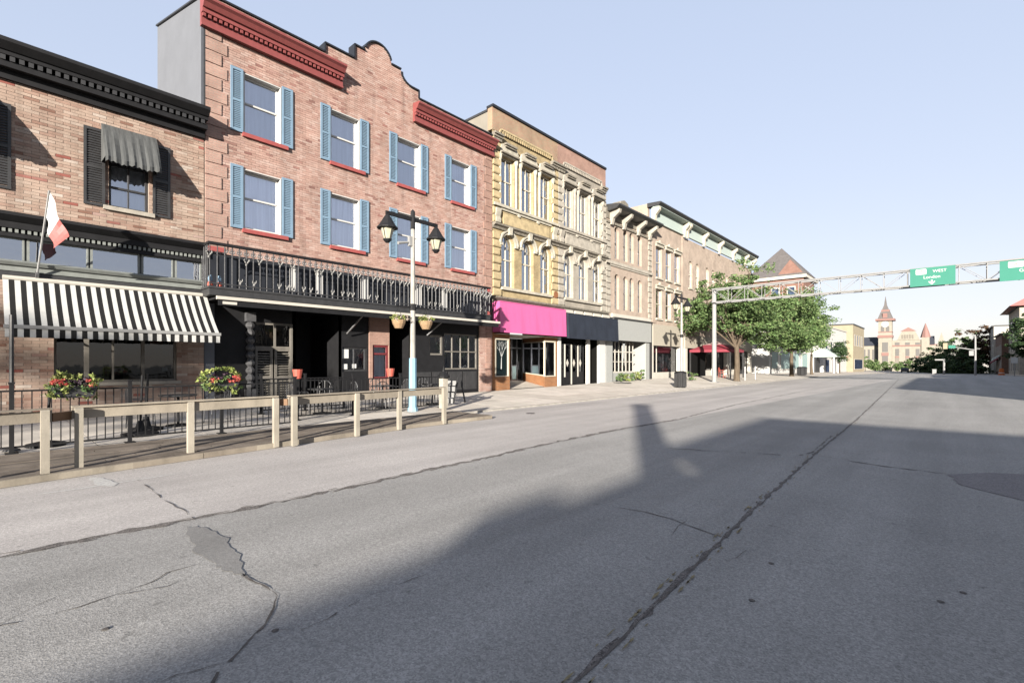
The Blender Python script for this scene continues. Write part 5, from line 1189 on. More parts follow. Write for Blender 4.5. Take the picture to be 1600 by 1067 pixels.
for k in range(3):
    x = cx - 2.8 + 2.8 * k
    f = MB(); f.box(x - .75, x + .75, ty - hw - .1, ty - hw, ze - 4.6, ze - 4.4); f.box(x - .75, x - .6, ty - hw - .08, ty - hw, ze - 4.4, ze - 2.2); f.box(x + .6, x + .75, ty - hw - .08, ty - hw, ze - 4.4, ze - 2.2); f.box(x - .75, x + .75, ty - hw - .1, ty - hw, ze - 2.2, ze - 2.0); f = f.build('window', M['offwhite'], t)
    MB().face([(x - .6, ty - hw - .03, ze - 4.4), (x + .6, ty - hw - .03, ze - 4.4), (x + .6, ty - hw - .03, ze - 2.2), (x - .6, ty - hw - .03, ze - 2.2)]).build('pane', M['darkroom'], f)
    f = MB(); y = ty - 2.8 + 2.8 * k; f.box(cx + hw, cx + hw + .1, y - .75, y + .75, ze - 4.6, ze - 4.4); f.box(cx + hw, cx + hw + .1, y - .75, y + .75, ze - 2.2, ze - 2.0); f = f.build('window', M['offwhite'], t)
    MB().face([(cx + hw + .03, y - .6, ze - 4.4), (cx + hw + .03, y + .6, ze - 4.4), (cx + hw + .03, y + .6, ze - 2.2), (cx + hw + .03, y - .6, ze - 2.2)]).build('pane', M['darkroom'], f)
MB().prism_y([(cx + .5, ze), (cx + 4.9, ze), (cx + 4.9, ze + .4), (cx + 2.7, ze + 3.2), (cx + .5, ze + .4)], ty - e + .3, ty - 1).build('brick_dormer', M['orangetower'], t)
# white gabled block, with the porch in front, and the yellow building beyond
YW0, YW1 = 104, 131
t = simple('white_block', 'bright white two storey block with a plain sunlit side beyond the trees', X0 - 14, X0, YW0, YW1, 8.4, 'white',
           [(106, 108, 3.6, 5.6), (111, 113, 3.6, 5.6), (116, 118, 3.6, 5.6), (106, 110, -.2, 2.2), (113, 117, -.2, 2.2)], [(-29, -27.6, 3.6, 5.6), (-25, -23.6, 3.6, 5.6), (-21, -19.6, 3.6, 5.6)], cap='offwhite')
MB().box(X0, X0 + .25, YW0 - .2, YW1, 2.7, 3.0).build('red_band', M['sillred'], t)
simple('yellow_building', 'tall yellow stucco building beside the white block', X0 - 12, X0 + 1, 133, 152, 10.2, 'yellowpaint',
       [(135, 136.6, 5.6, 8), (139, 140.6, 5.6, 8), (143, 144.6, 5.6, 8), (147, 148.6, 5.6, 8), (135, 149, .2, 2.4)], [(-27, -25.6, 5.6, 8), (-23, -21.6, 5.6, 8), (-20, -18.6, 5.6, 8)])
p = thing('white_porch', (-15.5, 98, gz(98)), 'small white gabled porch on posts in front of the white block', 'porch')
mb = MB(); z = gz(98)
for x in (-17.2, -14.2):
    for y in (96.2, 100.5): MB().box(x - .12, x + .12, y - .12, y + .12, z, z + 2.9).build('post', M['white'], p)
mb = MB(); mb.prism_y([(-17.6, z + 2.9), (-13.8, z + 2.9), (-13.8, z + 3.1), (-15.7, z + 4.4), (-17.6, z + 3.1)], 95.8, 101); mb.build('roof', M['mint'], p)
MB().box(-17, -16.9, 96.4, 100.3, z, z + 2.6).build('back_panel', M['charcoal'], p)
simple('slate_roofed_house', 'cream low house with a dark roof just left of the clock tower', -40, -29, 215, 232, 5.2, 'hall_cream', [(217, 219, .5, 3), (222, 224, .5, 3), (227, 229, .5, 3)], [(-38.5, -37, .5, 3), (-35.5, -34, .5, 3), (-32.5, -31, .5, 3)], roof='darkslate')
# ------------------------------------------------------------------- the town hall closing the street
YH = 330.0; zg = gz(YH)
def hx(px): return onY(px, 567, YH).x
def hz(px, py): return onY(px, py, YH).z
th = thing('town_hall', (hx(1410), YH, zg), 'cream and red Victorian town hall with a tall spired clock tower at the street end', 'town hall')
tl, tr = hx(1373), hx(1394); tcx = (tl + tr) / 2; tw = (tr - tl) / 2; YT = YH - 2
def hbox(mb, x0, x1, z0, z1, d0=0, d1=12): return mb.box(x0, x1, YH + d0, YH + d1, z0, z1)
hbox(MB(), tl, tr, zg - 2, hz(1384, 500), -2, -2 + 2 * tw).build('tower', M['hall_cream'], th)
for py, hh, ex in ((500, 1.1, 1.2), (526, 1.3, .35), (519, .5, .15)):
    zz = hz(1384, py); MB().box(tl - ex, tr + ex, YT - ex, YT + 2 * tw + ex, zz - hh / 2, zz + hh / 2).build('tower_band', M['hall_red'], th)
yc_ = YT + tw
def frust(mb, r0, z0, r1, z1):
    a = [(tcx - r0, yc_ - r0, z0), (tcx + r0, yc_ - r0, z0), (tcx + r0, yc_ + r0, z0), (tcx - r0, yc_ + r0, z0)]; b = [(tcx - r1, yc_ - r1, z1), (tcx + r1, yc_ - r1, z1), (tcx + r1, yc_ + r1, z1), (tcx - r1, yc_ + r1, z1)]
    for i in range(4): mb.face([a[i], a[(i + 1) % 4], b[(i + 1) % 4], b[i]])
mb = MB(); frust(mb, tw + .4, hz(1384, 499), tw * .66, hz(1384, 487)); frust(mb, tw * .5, hz(1384, 484), tw * .22, hz(1384, 477)); frust(mb, tw * .22, hz(1384, 477), .06, hz(1384, 463)); mb.build('spire', M['slate'], th)
mb = MB(); mb.box(tcx - tw * .62, tcx + tw * .62, yc_ - tw * .62, yc_ + tw * .62, hz(1384, 487.5), hz(1384, 484)); mb.box(tcx - 1, tcx + 1, yc_ - tw - .3, yc_ - tw * .6, hz(1384, 497), hz(1384, 490)); mb.build('spire_lantern', M['hall_red'], th)
cz = (hz(1384, 507))
for sgn in (-1,):
    mb = MB(); mb.tube([(tcx, YT, cz), (tcx, YT - .2, cz)], 1.55, 16); f = mb.build('clock_face', M['signwhite'], th)
    mb = MB(); mb.box(tcx - .08, tcx + .08, YT - .26, YT - .22, cz, cz + 1.2); mb.box(tcx, tcx + .85, YT - .26, YT - .22, cz - .08, cz + .08); mb.build('clock_hand', M['black'], f)
for px0, px1, py0, py1 in ((1377, 1382, 519, 510), (1385, 1390, 519, 510), (1379, 1388, 550, 535), (1379, 1388, 568, 556)):
    MB().box(hx(px0), hx(px1), YT - .1, YT, hz(1384, py0), hz(1384, py1)).build('window', M['hallglass'], th)
MB().box(hx(1378), hx(1389), YT - .15, YT, hz(1384, 556), hz(1384, 551)).build('red_panel', M['hall_red'], th)
hl, hr = tr, hx(1449); he = hz(1420, 531)
hbox(MB(), hl, hr, zg - 2, he, 0, 14).build('main_wall', M['hall_cream'], th)
mb = MB(); gl, gr_ = hx(1402), hx(1437); mb.prism_y([(gl, he), (gr_, he), (gr_ - 1.6, hz(1420, 519)), (gr_ - 3.0, hz(1420, 515)), ((gl + gr_) / 2, hz(1420, 511)), (gl + 3.0, hz(1420, 515)), (gl + 1.6, hz(1420, 519))], YH - .3, YH + 1.5); mb.build('gable', M['hall_cream'], th)
mb = MB(); m_ = (gl + gr_) / 2; mb.prism_y([(m_ - 3.4, hz(1420, 517.5)), (m_ + 3.4, hz(1420, 517.5)), (m_, hz(1420, 511.5))], YH - .5, YH - .3); mb.build('pediment', M['hall_red'], th)
MB().box(hl, hr, YH - .25, YH, hz(1420, 541), hz(1420, 539)).build('band', M['hall_red'], th)
for i, px in enumerate((1402, 1418, 1434)):
    for py0, py1, wd in ((541, 535, 3.6), (556, 545, 3), (572, 559, 3)):
        MB().box(hx(px - wd), hx(px + wd), YH - .12, YH, hz(px, py0), hz(px, py1)).build('window', M['greyblind' if py0 > 560 else 'hallglass'], th)
    MB().box(hx(px - 3), hx(px + 3), YH - .2, YH, hz(px, 559), hz(px, 556.5)).build('red_panel', M['hall_red'], th)
for k in range(5): MB().box(hx(1409 + 4 * k), hx(1411.5 + 4 * k), YH - .45, YH - .3, hz(1420, 529), hz(1420, 523)).build('window', M['greyblind'], th)
ttx = hx(1446); mb = MB(); mb.box(ttx - 1.6, ttx + 1.6, YH - .6, YH + 3, zg - 2, hz(1446, 527)); mb.build('stair_turret', M['hall_cream'], th)
mb = MB(); mb.lathe((ttx, YH + 1.2, 0), [(2.1, hz(1446, 527)), (1.5, hz(1446, 519)), (.1, hz(1446, 505))], 8); mb.build('turret_roof', M['hall_red'], th)
wl_, wr_ = hx(1449), hx(1476); hbox(MB(), wl_, wr_, zg - 2, hz(1460, 538), 1, 14).build('wing', M['hall_cream'], th)
mb = MB(); mb.prism_x([(YH + .5, hz(1460, 538)), (YH + 14.5, hz(1460, 538)), (YH + 7, hz(1460, 524))], wl_, wr_ - 4); mb.build('wing_roof', M['darkslate'], th)
mb = MB(); q0, q1 = hx(1464), hx(1478); mb.prism_y([(q0, hz(1470, 540)), (q1, hz(1470, 540)), ((q0 + q1) / 2, hz(1470, 519))], YH + .1, YH + 8); mb.build('wing_gable', M['hall_cream'], th)
MB().box(wl_, wr_, YH + .8, YH + 1, hz(1460, 539), hz(1460, 537.5)).build('band', M['hall_red'], th)
for px in (1453, 1460, 1468): MB().box(hx(px - 2), hx(px + 2), YH + .86, YH + 1, hz(px, 560), hz(px, 548)).build('window', M['greyblind'], th)
lw0, lw1 = hx(1346), hx(1373); hbox(MB(), lw0, lw1, zg - 2, hz(1360, 540), 2, 14).build('wing', M['hall_cream'], th)
mb = MB(); mb.prism_x([(YH + 1.4, hz(1360, 540)), (YH + 14.5, hz(1360, 540)), (YH + 8, hz(1360, 526))], lw0, lw1 + 1); mb.build('wing_roof', M['darkslate'], th)
for px in (1350, 1357, 1364, 1370): MB().box(hx(px - 1.6), hx(px + 1.6), YH + 1.86, YH + 2, hz(px, 562), hz(px, 546)).build('window', M['hallglass'], th)

# =================================================================== THE SHADED SIDE
def rows_x(x, y0, y1, n, zs): return [(y0 + (y1 - y0) * (i + .3) / n, y0 + (y1 - y0) * (i + .7) / n, a, b) for i in range(n) for a, b in zs]
def shade_block(name, label, x0, x1, y0, y1, zt, m, n, zs, parapet=None):
    t = thing(name, (x0, (y0 + y1) / 2, gz(y0)), label, 'building'); zb = gz(y1) - .3
    MB().box(x0, x1, y0, y1, zb, zt).build('wall', M[m], t); MB().box(x0 - .35, x1, y0 - .1, y1 + .1, zt, zt + .3).build('cornice', M['charcoal'], t)
    MB().box(x0 + .2, x1 - .2, y0 + .2, y1 - .2, zt + .3, zt + .35).build('roof', M['roof'], t)
    for a, b, c, d in rows_x(x0, y0, y1, n, zs):
        g0 = gz((a + b) / 2); f = MB(); f.box(x0 - .06, x0, a - .08, a, c + g0, d + g0); f.box(x0 - .06, x0, b, b + .08, c + g0, d + g0); f.box(x0 - .06, x0, a - .08, b + .08, d + g0, d + g0 + .1); f.box(x0 - .1, x0, a - .1, b + .1, c + g0 - .1, c + g0); f = f.build('window', M['offwhite'], t)
        MB().face([(x0 - .02, b, c + g0), (x0 - .02, a, c + g0), (x0 - .02, a, d + g0), (x0 - .02, b, d + g0)]).build('pane', M['glass'], f); MB().face([(x0 - .01, b, c + g0), (x0 - .01, a, c + g0), (x0 - .01, a, d + g0), (x0 - .01, b, d + g0)]).build('blind', M['darkroom'], f)  # the dim_room sheet is painted room darkness, no real blind
    return t
XR = 10.6
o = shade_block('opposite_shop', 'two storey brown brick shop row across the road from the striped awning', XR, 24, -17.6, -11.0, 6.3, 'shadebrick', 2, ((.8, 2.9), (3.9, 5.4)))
o = shade_block('opposite_shop', 'two storey buff shop row across the road behind the viewer', XR - .2, 24, -48, -17.62, 5.88, 'buffbrick', 7, ((.8, 2.9), (3.7, 5.1)))

mb = MB(); mb.box(XR + .3, XR + .8, -19.9, -19.5, 6.1, 9.1); mb.box(XR + .24, XR + .86, -19.96, -19.44, 9.1, 9.22); mb.build('chimney', M['shadebrick'], o)
mb = MB(); mb.box(XR + .2, XR + 2.5, -23.2, -22.0, 6.15, 6.7); mb.build('roof_unit', M['steel'], o)
shade_block('opposite_shop', 'low rendered shop row on the shaded side facing the navy awning', XR, 24, 15, 46, 5.6, 'beige_sign', 9, ((.8, 2.8), (3.5, 4.8)))
shade_block('opposite_shop', 'grey low shop on the shaded side facing the street trees', XR + .3, 24, 51, 84, 5.2, 'greywall', 8, ((.8, 2.7), (3.3, 4.5)))
shade_block('opposite_shop', 'cream narrow shop on the shaded side before the tall corner house', XR, 24, 92, 116, 4.9, 'cream', 6, ((.8, 3.0),))
t = shade_block('corner_house', 'tall buff house with a dark red overhanging roof at the right edge', 9.2, 22, 122, 142, 11.4, 'stone_buff', 5, ((.8, 3.0), (4.6, 6.6), (8.2, 10.4)))
mb = MB(); mb.prism_y([(7.9, 11.5), (23, 11.5), (18, 14.2), (12, 14.2)], 120.8, 143); mb.build('hip_roof', M['sillred'], t)
for a, b in ((10.2, 11.4), (13.4, 14.6), (16.6, 17.8)):
    for c, d in ((4.4, 6.6), (8, 10.4)):
        f = MB(); f.box(a - .1, b + .1, 121.92, 122, c - .15, c); f.box(a - .1, b + .1, 121.92, 122, d, d + .2); f = f.build('window', M['offwhite'], t); MB().face([(a, 121.97, c), (b, 121.97, c), (b, 121.97, d), (a, 121.97, d)]).build('pane', M['darkroom'], f)
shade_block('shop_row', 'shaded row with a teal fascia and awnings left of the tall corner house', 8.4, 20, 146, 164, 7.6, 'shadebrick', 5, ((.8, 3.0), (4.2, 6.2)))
shade_block('shop_row', 'pale upper storeys seen behind the shaded teal shop row', 8.2, 22, 166, 186, 10.4, 'offwhite', 5, ((.8, 3.0), (4.6, 6.6), (7.6, 9.4)))
for y0_, m_, z_, lb in ((147, 'mint', 4.0, 0), (153, 'maroon', 3.6, 1), (159, 'navy', 3.8, 2)):
    pass
# =================================================================== STREET THINGS
# wooden railing along the road edge of the boardwalk
PB = [onG(x, y, .02) for x, y in ((70, 748), (123, 738), (297, 714), (430, 698), (459, 696), (557, 681), (623, 671), (693, 662))]
first = onG(-150, 783, .02)
rl = thing('wooden_railing', (PB[3].x, PB[3].y, 0), 'weathered wooden post and rail barrier along the road edge of the boardwalk', 'railing')
TOPZ = .95
pw = .09
for p in [first] + PB:
    mb = MB(); dz = random.uniform(-.012, .012); x, y = p.x + .02, p.y
    mb.prism_y([(x - pw / 2, 0.02), (x + pw / 2, 0.02), (x + pw / 2, TOPZ + dz - .012), (x + pw / 2 - .012, TOPZ + dz), (x - pw / 2 + .012, TOPZ + dz), (x - pw / 2, TOPZ + dz - .012)], y - pw / 2, y + pw / 2)
    mb.build('post', M['woodpost'], rl)
def rail(p, q, m, h=.15, t=.045, zc=TOPZ - .085, off=-.085):
    a = Vector((p.x + off, p.y, zc + random.uniform(-.006, .006))); b = Vector((q.x + off, q.y, zc + random.uniform(-.006, .006))); MB().bar(a, b, t, h).build('rail', m, rl)
E = lambda p, d: Vector((p.x, p.y + d, 0))
rail(E(first, -.1), E(PB[0], .07), M['wood']); rail(E(PB[1], -.07), E(PB[3], .07), M['wood']); rail(E(PB[4], -.07), E(PB[7], .08), M['wood'])
for a, b in ((PB[0], PB[1]), (PB[3], PB[4])): rail(E(a, .075), E(b, -.075), M['woodbrown'], .12, .04, TOPZ - .10, -.085)
for a, b in ((E(first, -.1), E(PB[0], .07)), (E(PB[1], -.07), E(PB[3], .07)), (E(PB[4], -.07), E(PB[7], .08))):
    MB().bar((a.x - .07, a.y, TOPZ + .016), (b.x - .07, b.y, TOPZ + .016), .11, .025).build('cap_rail', M['wood'], rl)

# black iron fences round the patios
def iron_fence(label, x, y0, y1, npost, h=1.05, z=BZ, group=None, pitch=.118):
    t = thing('iron_fence', (x, (y0 + y1) / 2, z), label, 'fence', group)
    pm = MB(); pm.box(-.03, .03, -.03, .03, 0, h + .1); pm.box(-.04, .04, -.04, .04, h + .1, h + .13); pm.box(-.08, .08, -.08, .08, 0, .015); pm = pm.mesh('post', M['black'])
    km = MB().box(-.008, .008, -.008, .008, .1, h - .02).mesh('picket', M['black'])
    for k in range(npost): inst('post', pm, t, (x, y0 + (y1 - y0) * k / (npost - 1), z))
    mb = MB(); mb.box(x - .018, x + .018, y0, y1, z + h - .03, z + h); mb.build('top_rail', M['black'], t); mb = MB(); mb.box(x - .015, x + .015, y0, y1, z + .09, z + .12); mb.build('bottom_rail', M['black'], t)
    n = int((y1 - y0) / pitch)
    for k in range(1, n): inst('picket', km, t, (x + random.uniform(-.003, .003), y0 + (y1 - y0) * k / n, z))
    return t
iron_fence('black iron picket fence behind the flower planters on the boardwalk', -11.52, -1.1, 5.14, 5)
iron_fence('black iron picket fence round the dark patio beside the blue-footed lamp post', -12.75, 5.75, 10.6, 4)
iron_fence('short black iron fence standing against the grey louvred panels', -14.6, 5.55, 8.1, 3, 1.0, .15)
# flower planters hooked on the first fence
def planter(label, c, spill, tall):
    t = thing('flower_planter', c, label, 'planter', 'flower planters on the iron fence'); c = Vector(c)
    mb = MB(); n = 8
    mb.prism_x([(c.y - .42, c.z + .24), (c.y - .36, c.z + .02), (c.y - .28, c.z - .03), (c.y + .28, c.z - .03), (c.y + .36, c.z + .02), (c.y + .42, c.z + .24)], c.x - .14, c.x + .14); mb.build('trough', M['charcoal'], t)
    def cl(n, f): return [f() for _ in range(n)]
    U = random.uniform
    def leaves(name, cen, rad, per, s, m):
        me = leaf_mesh(name, clump_pts(cen, rad, per) - np.array(c), s, M[m]); o = bpy.data.objects.new(name, me); COL.objects.link(o); o.parent = t
    leaves('foliage', cl(26, lambda: (c.x + U(-.2, .22), c.y + U(-.5, .5), c.z + U(.05, .38))), .12, 26, .035, 'leaf')
    leaves('lime_foliage', cl(20, lambda: (c.x + U(-.05, .26), c.y + U(-.5, .5) * (1 if spill else .9), c.z + U(-.05, .3))), .11, 24, .034, 'leaflime')
    if tall: leaves('spiky_foliage', [(c.x - .05, c.y + .5 * math.cos(a), c.z + .30 + .34 * math.sin(a)) for a in np.linspace(.1, 3.04, 12)], .13, 30, .05, 'leaflime')
    else: leaves('spiky_foliage', cl(8, lambda: (c.x - .05, c.y + U(-.35, .1), c.z + U(.4, .62))) + cl(5, lambda: (c.x, c.y + U(.25, .45), c.z + U(.3, .5))), .13, 24, .05, 'leaflime')
    leaves('purple_foliage', cl(9, lambda: (c.x + U(-.1, .12), c.y + U(-.18, .22), c.z + U(.28, .48))), .1, 24, .04, 'leafpurple')
    t.scale = (.72, .72, .72); leaves('red_flowers', cl(14, lambda: (c.x + U(.02, .2), c.y + random.choice((-1, 1)) * U(.14, .42), c.z + U(.24, .4))), .075, 46, .022, 'petal')
    return t
planter('full flower trough with red blooms and a limp lime top, left on the fence', (-11.46, onX(116, 600, -11.46).y, onX(116, 610, -11.46).z - .1), True, False)
planter('flower trough with red blooms under an arch of lime leaves, before the black pub', (-11.48, onX(347, 600, -11.48).y, onX(347, 604, -11.48).z - .08), False, True)
# tall lamp posts with two hanging lanterns
def lamp_post(loc, top, label, group, blue):
    x, y, z = loc; t = thing('lamp_post', loc, label, 'lamp post', group)
    zb = 1.75 if blue else 2.75; mb = MB()
    mb.tube([(x, y, zb), (x, y, top - .25)], [.088, .06], 8); mb.build('pole', M['polepaint'], t)
    mb = MB(); mb.tube([(x, y, z - .02), (x, y, z + .12)], [.17, .15], 8); mb.tube([(x, y, z + .12), (x, y, zb)], [.128, .115], 8); mb.build('painted_base', M['poleblue' if blue else 'metalwhite'], t)
    mb = MB(); mb.box(x - .035, x + .035, y - .98, y + .98, top - .2, top - .09); mb.tube([(x, y, top - .45), (x, y, top + .1), (x, y, top + .17)], [.075, .07, .01], 8); mb.build('arm', M['black'], t)
    for s in (-1, 1):
        c = (x, y + s * .93, top - .95); l_ = MB(); l_.tube([(c[0], c[1], c[2] + .72), (c[0], c[1], c[2] + .78)], .04, 8)
        l_.lathe(c, [(.31, .33), (.315, .36), (.24, .44), (.17, .56), (.10, .68), (.05, .75), (.0, .76)], 12); l_ = l_.build('lantern', M['black'], t)
        mb = MB(); mb.lathe(c, [(.10, .0), (.21, .33), (.0, .335)], 8); mb.build('lantern_glass', M['lampglass'], l_)
        mb = MB(); mb.lathe(c, [(.0, -.10), (.06, -.09), (.12, -.02), (.125, .02), (.0, .03)], 10)
        for k in range(4):
            a = k * math.pi / 2 + .4; mb.tube([(c[0] + .11 * math.cos(a), c[1] + .11 * math.sin(a), c[2]), (c[0] + .22 * math.cos(a), c[1] + .22 * math.sin(a), c[2] + .34)], .012, 4)
        mb.build('lantern_cage', M['black'], l_)
    mb = MB(); mb.box(x - .02, x + .02, y - .62, y + .62, 3.33, 3.37); mb.tube([(x, y, 3.25), (x, y, 3.45)], .10, 8); mb.build('basket_arm', M['black'], t)
    if blue:
        mb = MB(); mb.tube([(x, y, top - .85), (x + .0, y - .55, top - .98)], [.03, .05], 6); mb.box(x - .05, x + .05, y - .16, y - .06, top - 1.0, top - .7); mb.build('camera_arm', M['metalwhite'], t)
    return t
LP = onG(645, 642, .09); lp_top = EYE + (567 - 336) / 760 * ((LP.x) / ray(645, 567).x)
lamp_post((LP.x, LP.y, .09), lp_top, 'tall lamp post with its foot painted light blue behind the wooden railing', 'double lantern lamp posts', True)
x2 = -12.9; y2 = onX(1065, 567, x2).y
lamp_post((x2, y2, .12), 5.95, 'lamp post with a white painted foot beside the black litter bin', 'double lantern lamp posts', False)
def hanging_basket(c, label):
    c = Vector(c); t = thing('hanging_basket', c, label, 'hanging basket', 'hanging baskets on the lamp posts')
    mb = MB(); mb.lathe(c, [(.0, -.17), (.12, -.16), (.19, -.02), (.215, .08), (.2, .1), (.0, .08)], 12); mb.build('liner', M['coco'], t)
    mb = MB()
    for k in range(3):
        a = k * 2.1; mb.tube([(c.x + .2 * math.cos(a), c.y + .2 * math.sin(a), c.z + .09), (c.x, c.y, 3.34)], .006, 4)
    mb.build('chain', M['black'], t)
    for nm, m, n_, s in (('foliage', 'leaflime', 14, .03), ('flowers', 'petalwhite', 9, .026)):
        me = leaf_mesh(nm, clump_pts([(c.x + random.uniform(-.16, .18), c.y + random.uniform(-.24, .24), c.z + random.uniform(.06, .24)) for _ in range(n_)], .08, 30) - np.array(c), s, M[m])
        o = bpy.data.objects.new(nm, me); COL.objects.link(o); o.parent = t
hanging_basket((LP.x, LP.y - .52, 2.82), 'pale hanging flower basket on the flag side of the blue-footed lamp post')
hanging_basket((LP.x, LP.y + .52, 2.84), 'pale hanging flower basket on the pink awning side of the blue-footed lamp post')
# bollard light behind the railing end
c = Vector((-12.1, onX(693, 567, -12.1).y, .15)); t = thing('bollard_light', c, 'short stone coloured bollard light with a black conical cap behind the railing end', 'bollard light')
mb = MB(); mb.box(c.x - .1, c.x + .1, c.y - .1, c.y + .1, .15, 1.12); mb.build('shaft', M['stone_buff'], t)
mb = MB(); mb.lathe((c.x, c.y, 1.12), [(.0, 0), (.2, 0), (.21, .06), (.12, .15), (.05, .2), (.02, .3), (.0, .4)], 10); mb.build('cap', M['black'], t)
# sandwich board
c = Vector((-13.3, onX(709, 567, -13.3).y, .16)); t = thing('sandwich_board', c, 'grey framed sandwich board with pale panels beside the bollard light', 'sign board')
mb = MB()
for s in (-1, 1): mb.bar((c.x - .3, c.y + s * .28, .17), (c.x - .3, c.y + s * .05, 1.1), .05, .03, (1, 0, 0)); mb.bar((c.x + .3, c.y + s * .28, .17), (c.x + .3, c.y + s * .05, 1.1), .05, .03, (1, 0, 0))
mb.build('frame', M['charcoal'], t)
for k in range(4): 
    z = .25 + k * .21; mb = MB(); yy = c.y - .26 + k * .05; mb.bar((c.x - .27, yy - .02, z), (c.x + .27, yy - .02, z), .02, .17); mb.build('panel', M['metalwhite'], t)
# patio furniture
def chair(loc, rz, label, group='iron patio chairs', m='iron'):
    t = thing('patio_chair', (0, 0, 0), label, 'chair', group); mm = M[m]
    mb = MB(); mb.box(-.22, .22, -.22, .22, .44, .465); mb.build('seat', mm, t)
    for x, y in ((-.2, -.2), (.2, -.2), (-.2, .2), (.2, .2)): MB().tube([(x * 1.1, y * 1.1, 0), (x, y, .44)], .014, 6).build('leg', mm, t)
    mb = MB(); n = 10; arc = [Vector((.22 * math.cos(a), .22 + .03 * math.sin(a), .62 + .30 * math.sin(a))) for a in np.linspace(0, math.pi, n)]
    mb.tube([(.22, .21, .44)] + arc + [(-.22, .21, .44)], .014, 6); mb.build('back_frame', mm, t)
    for k in range(-2, 3): MB().tube([(k * .075, .215, .46), (k * .075, .245, .62 + .29 * math.cos(k * .55))], .008, 5).build('back_bar', mm, t)
    for s in (-1, 1): MB().tube([(s * .24, .2, .66), (s * .25, -.16, .66), (s * .23, -.2, .46)], .012, 5).build('armrest', mm, t)
    t.location = loc; t.rotation_euler[2] = rz; return t
def table(loc, label, r=.38, m='charcoal'):
    t = thing('patio_table', loc, label, 'table', 'round patio tables'); x, y, z = loc
    MB().lathe(loc, [(0, .70), (r, .70), (r + .01, .72), (r, .735), (0, .74)], 18).build('tabletop', M[m], t)
    MB().tube([(x, y, z + .03), (x, y, z + .7)], .03, 8).build('stem', M['black'], t)
    MB().lathe(loc, [(.26, 0), (.24, .03), (.04, .05)], 14).build('base', M['black'], t); return t
zf = .15
tb = [(-13.7, 6.9), (-13.9, 9.1), (-13.8, 11.1), (-13.6, 3.3)]
nm = ['round iron table before the louvred panels inside the dark patio', 'round iron table in the middle of the dark patio', 'round iron table near the bollard light', 'round grey table under the striped awning']
for (x, y), l_ in zip(tb, nm): table((x, y, sz(x, y)), l_)
ch = [(-13.7, 6.2, 3.2, 'iron chair on the awning side of the louvred-panel table'), (-13.6, 7.65, 0.1, 'iron chair pushed in between the first and middle patio tables'), (-14.4, 7.3, .9, 'iron chair with its back to the black entrance'),
      (-13.25, 8.6, -1.9, 'iron chair on the boardwalk side of the middle patio table'), (-13.95, 9.85, .05, 'iron chair beyond the middle patio table'), (-14.5, 9.3, 1.4, 'iron chair against the small window with notices'),
      (-13.6, 10.5, 3.1, 'iron chair just right of the blue-footed lamp post'), (-14.4, 11.3, 1.5, 'iron chair under the paned window'), (-13.7, 2.6, 3.2, 'iron chair under the striped awning, nearest the first planter'), (-13.5, 4.1, .1, 'iron chair under the striped awning, nearest the carved pillar')]
ch0 = None
for x, y, a, l_ in ch:
    if ch0 is None: ch0 = chair((x, y, sz(x, y)), a, l_)
    else:
        q = copy_tree(ch0); q.location = (x, y, sz(x, y)); q.rotation_euler[2] = a; q['label'] = l_
# closed parasol poles with round weights
for i, (x, y, l_) in enumerate(((-12.6, onX(219, 567, -12.6).y, 'slim patio pole on a round black weight, left of the pair'), (-13.3, onX(228, 567, -13.3).y, 'slim patio pole on a round black weight, right of the pair'), )):
    z = sz(x, y); t = thing('parasol_stand', (x, y, z), l_, 'parasol stand', 'parasol stands on the patio')
    MB().lathe((x, y, z), [(.32, 0), (.33, .05), (.1, .09), (.05, .3), (0, .31)], 16).build('weight', M['black'], t); MB().tube([(x, y, z + .1), (x + .03, y + .03, z + 1.25)], .022, 8).build('pole', M['black'], t)
y = onX(72, 567, -12.3).y; z = sz(-12.3, y); t = thing('parasol_stand', (-12.3, y, z), 'slim black leaning pole left of the full flower trough', 'parasol stand', 'parasol stands on the patio')
MB().lathe((-12.3, y, z), [(.28, 0), (.28, .05), (.05, .1)], 14).build('weight', M['black'], t); MB().tube([(-12.3, y, z + .05), (-12.2, y + .05, z + 1.15)], .022, 8).build('pole', M['black'], t)
x = -11.9; y = onX(18, 567, x).y; t = thing('sign_pole', (x, y, BZ), 'thin dark pole rising in front of the pub at the left edge', 'pole')
MB().tube([(x, y, BZ), (x, y, 2.42)], .03, 8).build('pole', M['charcoal'], t); MB().lathe((x, y, BZ), [(.12, 0), (.1, .03), (.03, .05)], 10).build('foot', M['charcoal'], t)
# red flower pots on the patio fence
for px, l_ in ((465, 'small coral red pot on the near corner of the dark patio fence'), (610, 'small coral red pot on the dark patio fence beside the lamp post')):
    y = onX(px, 567, -12.75).y; z = BZ + 1.09; t = thing('flower_pot', (-12.75, y, z), l_, 'flower pot', 'red pots on the patio fence')
    MB().lathe((-12.75, y, z), [(.0, 0), (.09, .0), (.125, .2), (.13, .24), (.0, .22)], 12).build('pot', M['coral'], t)
    MB().box(-12.79, -12.71, y - .04, y + .04, z - .06, z).build('bracket', M['black'], t)
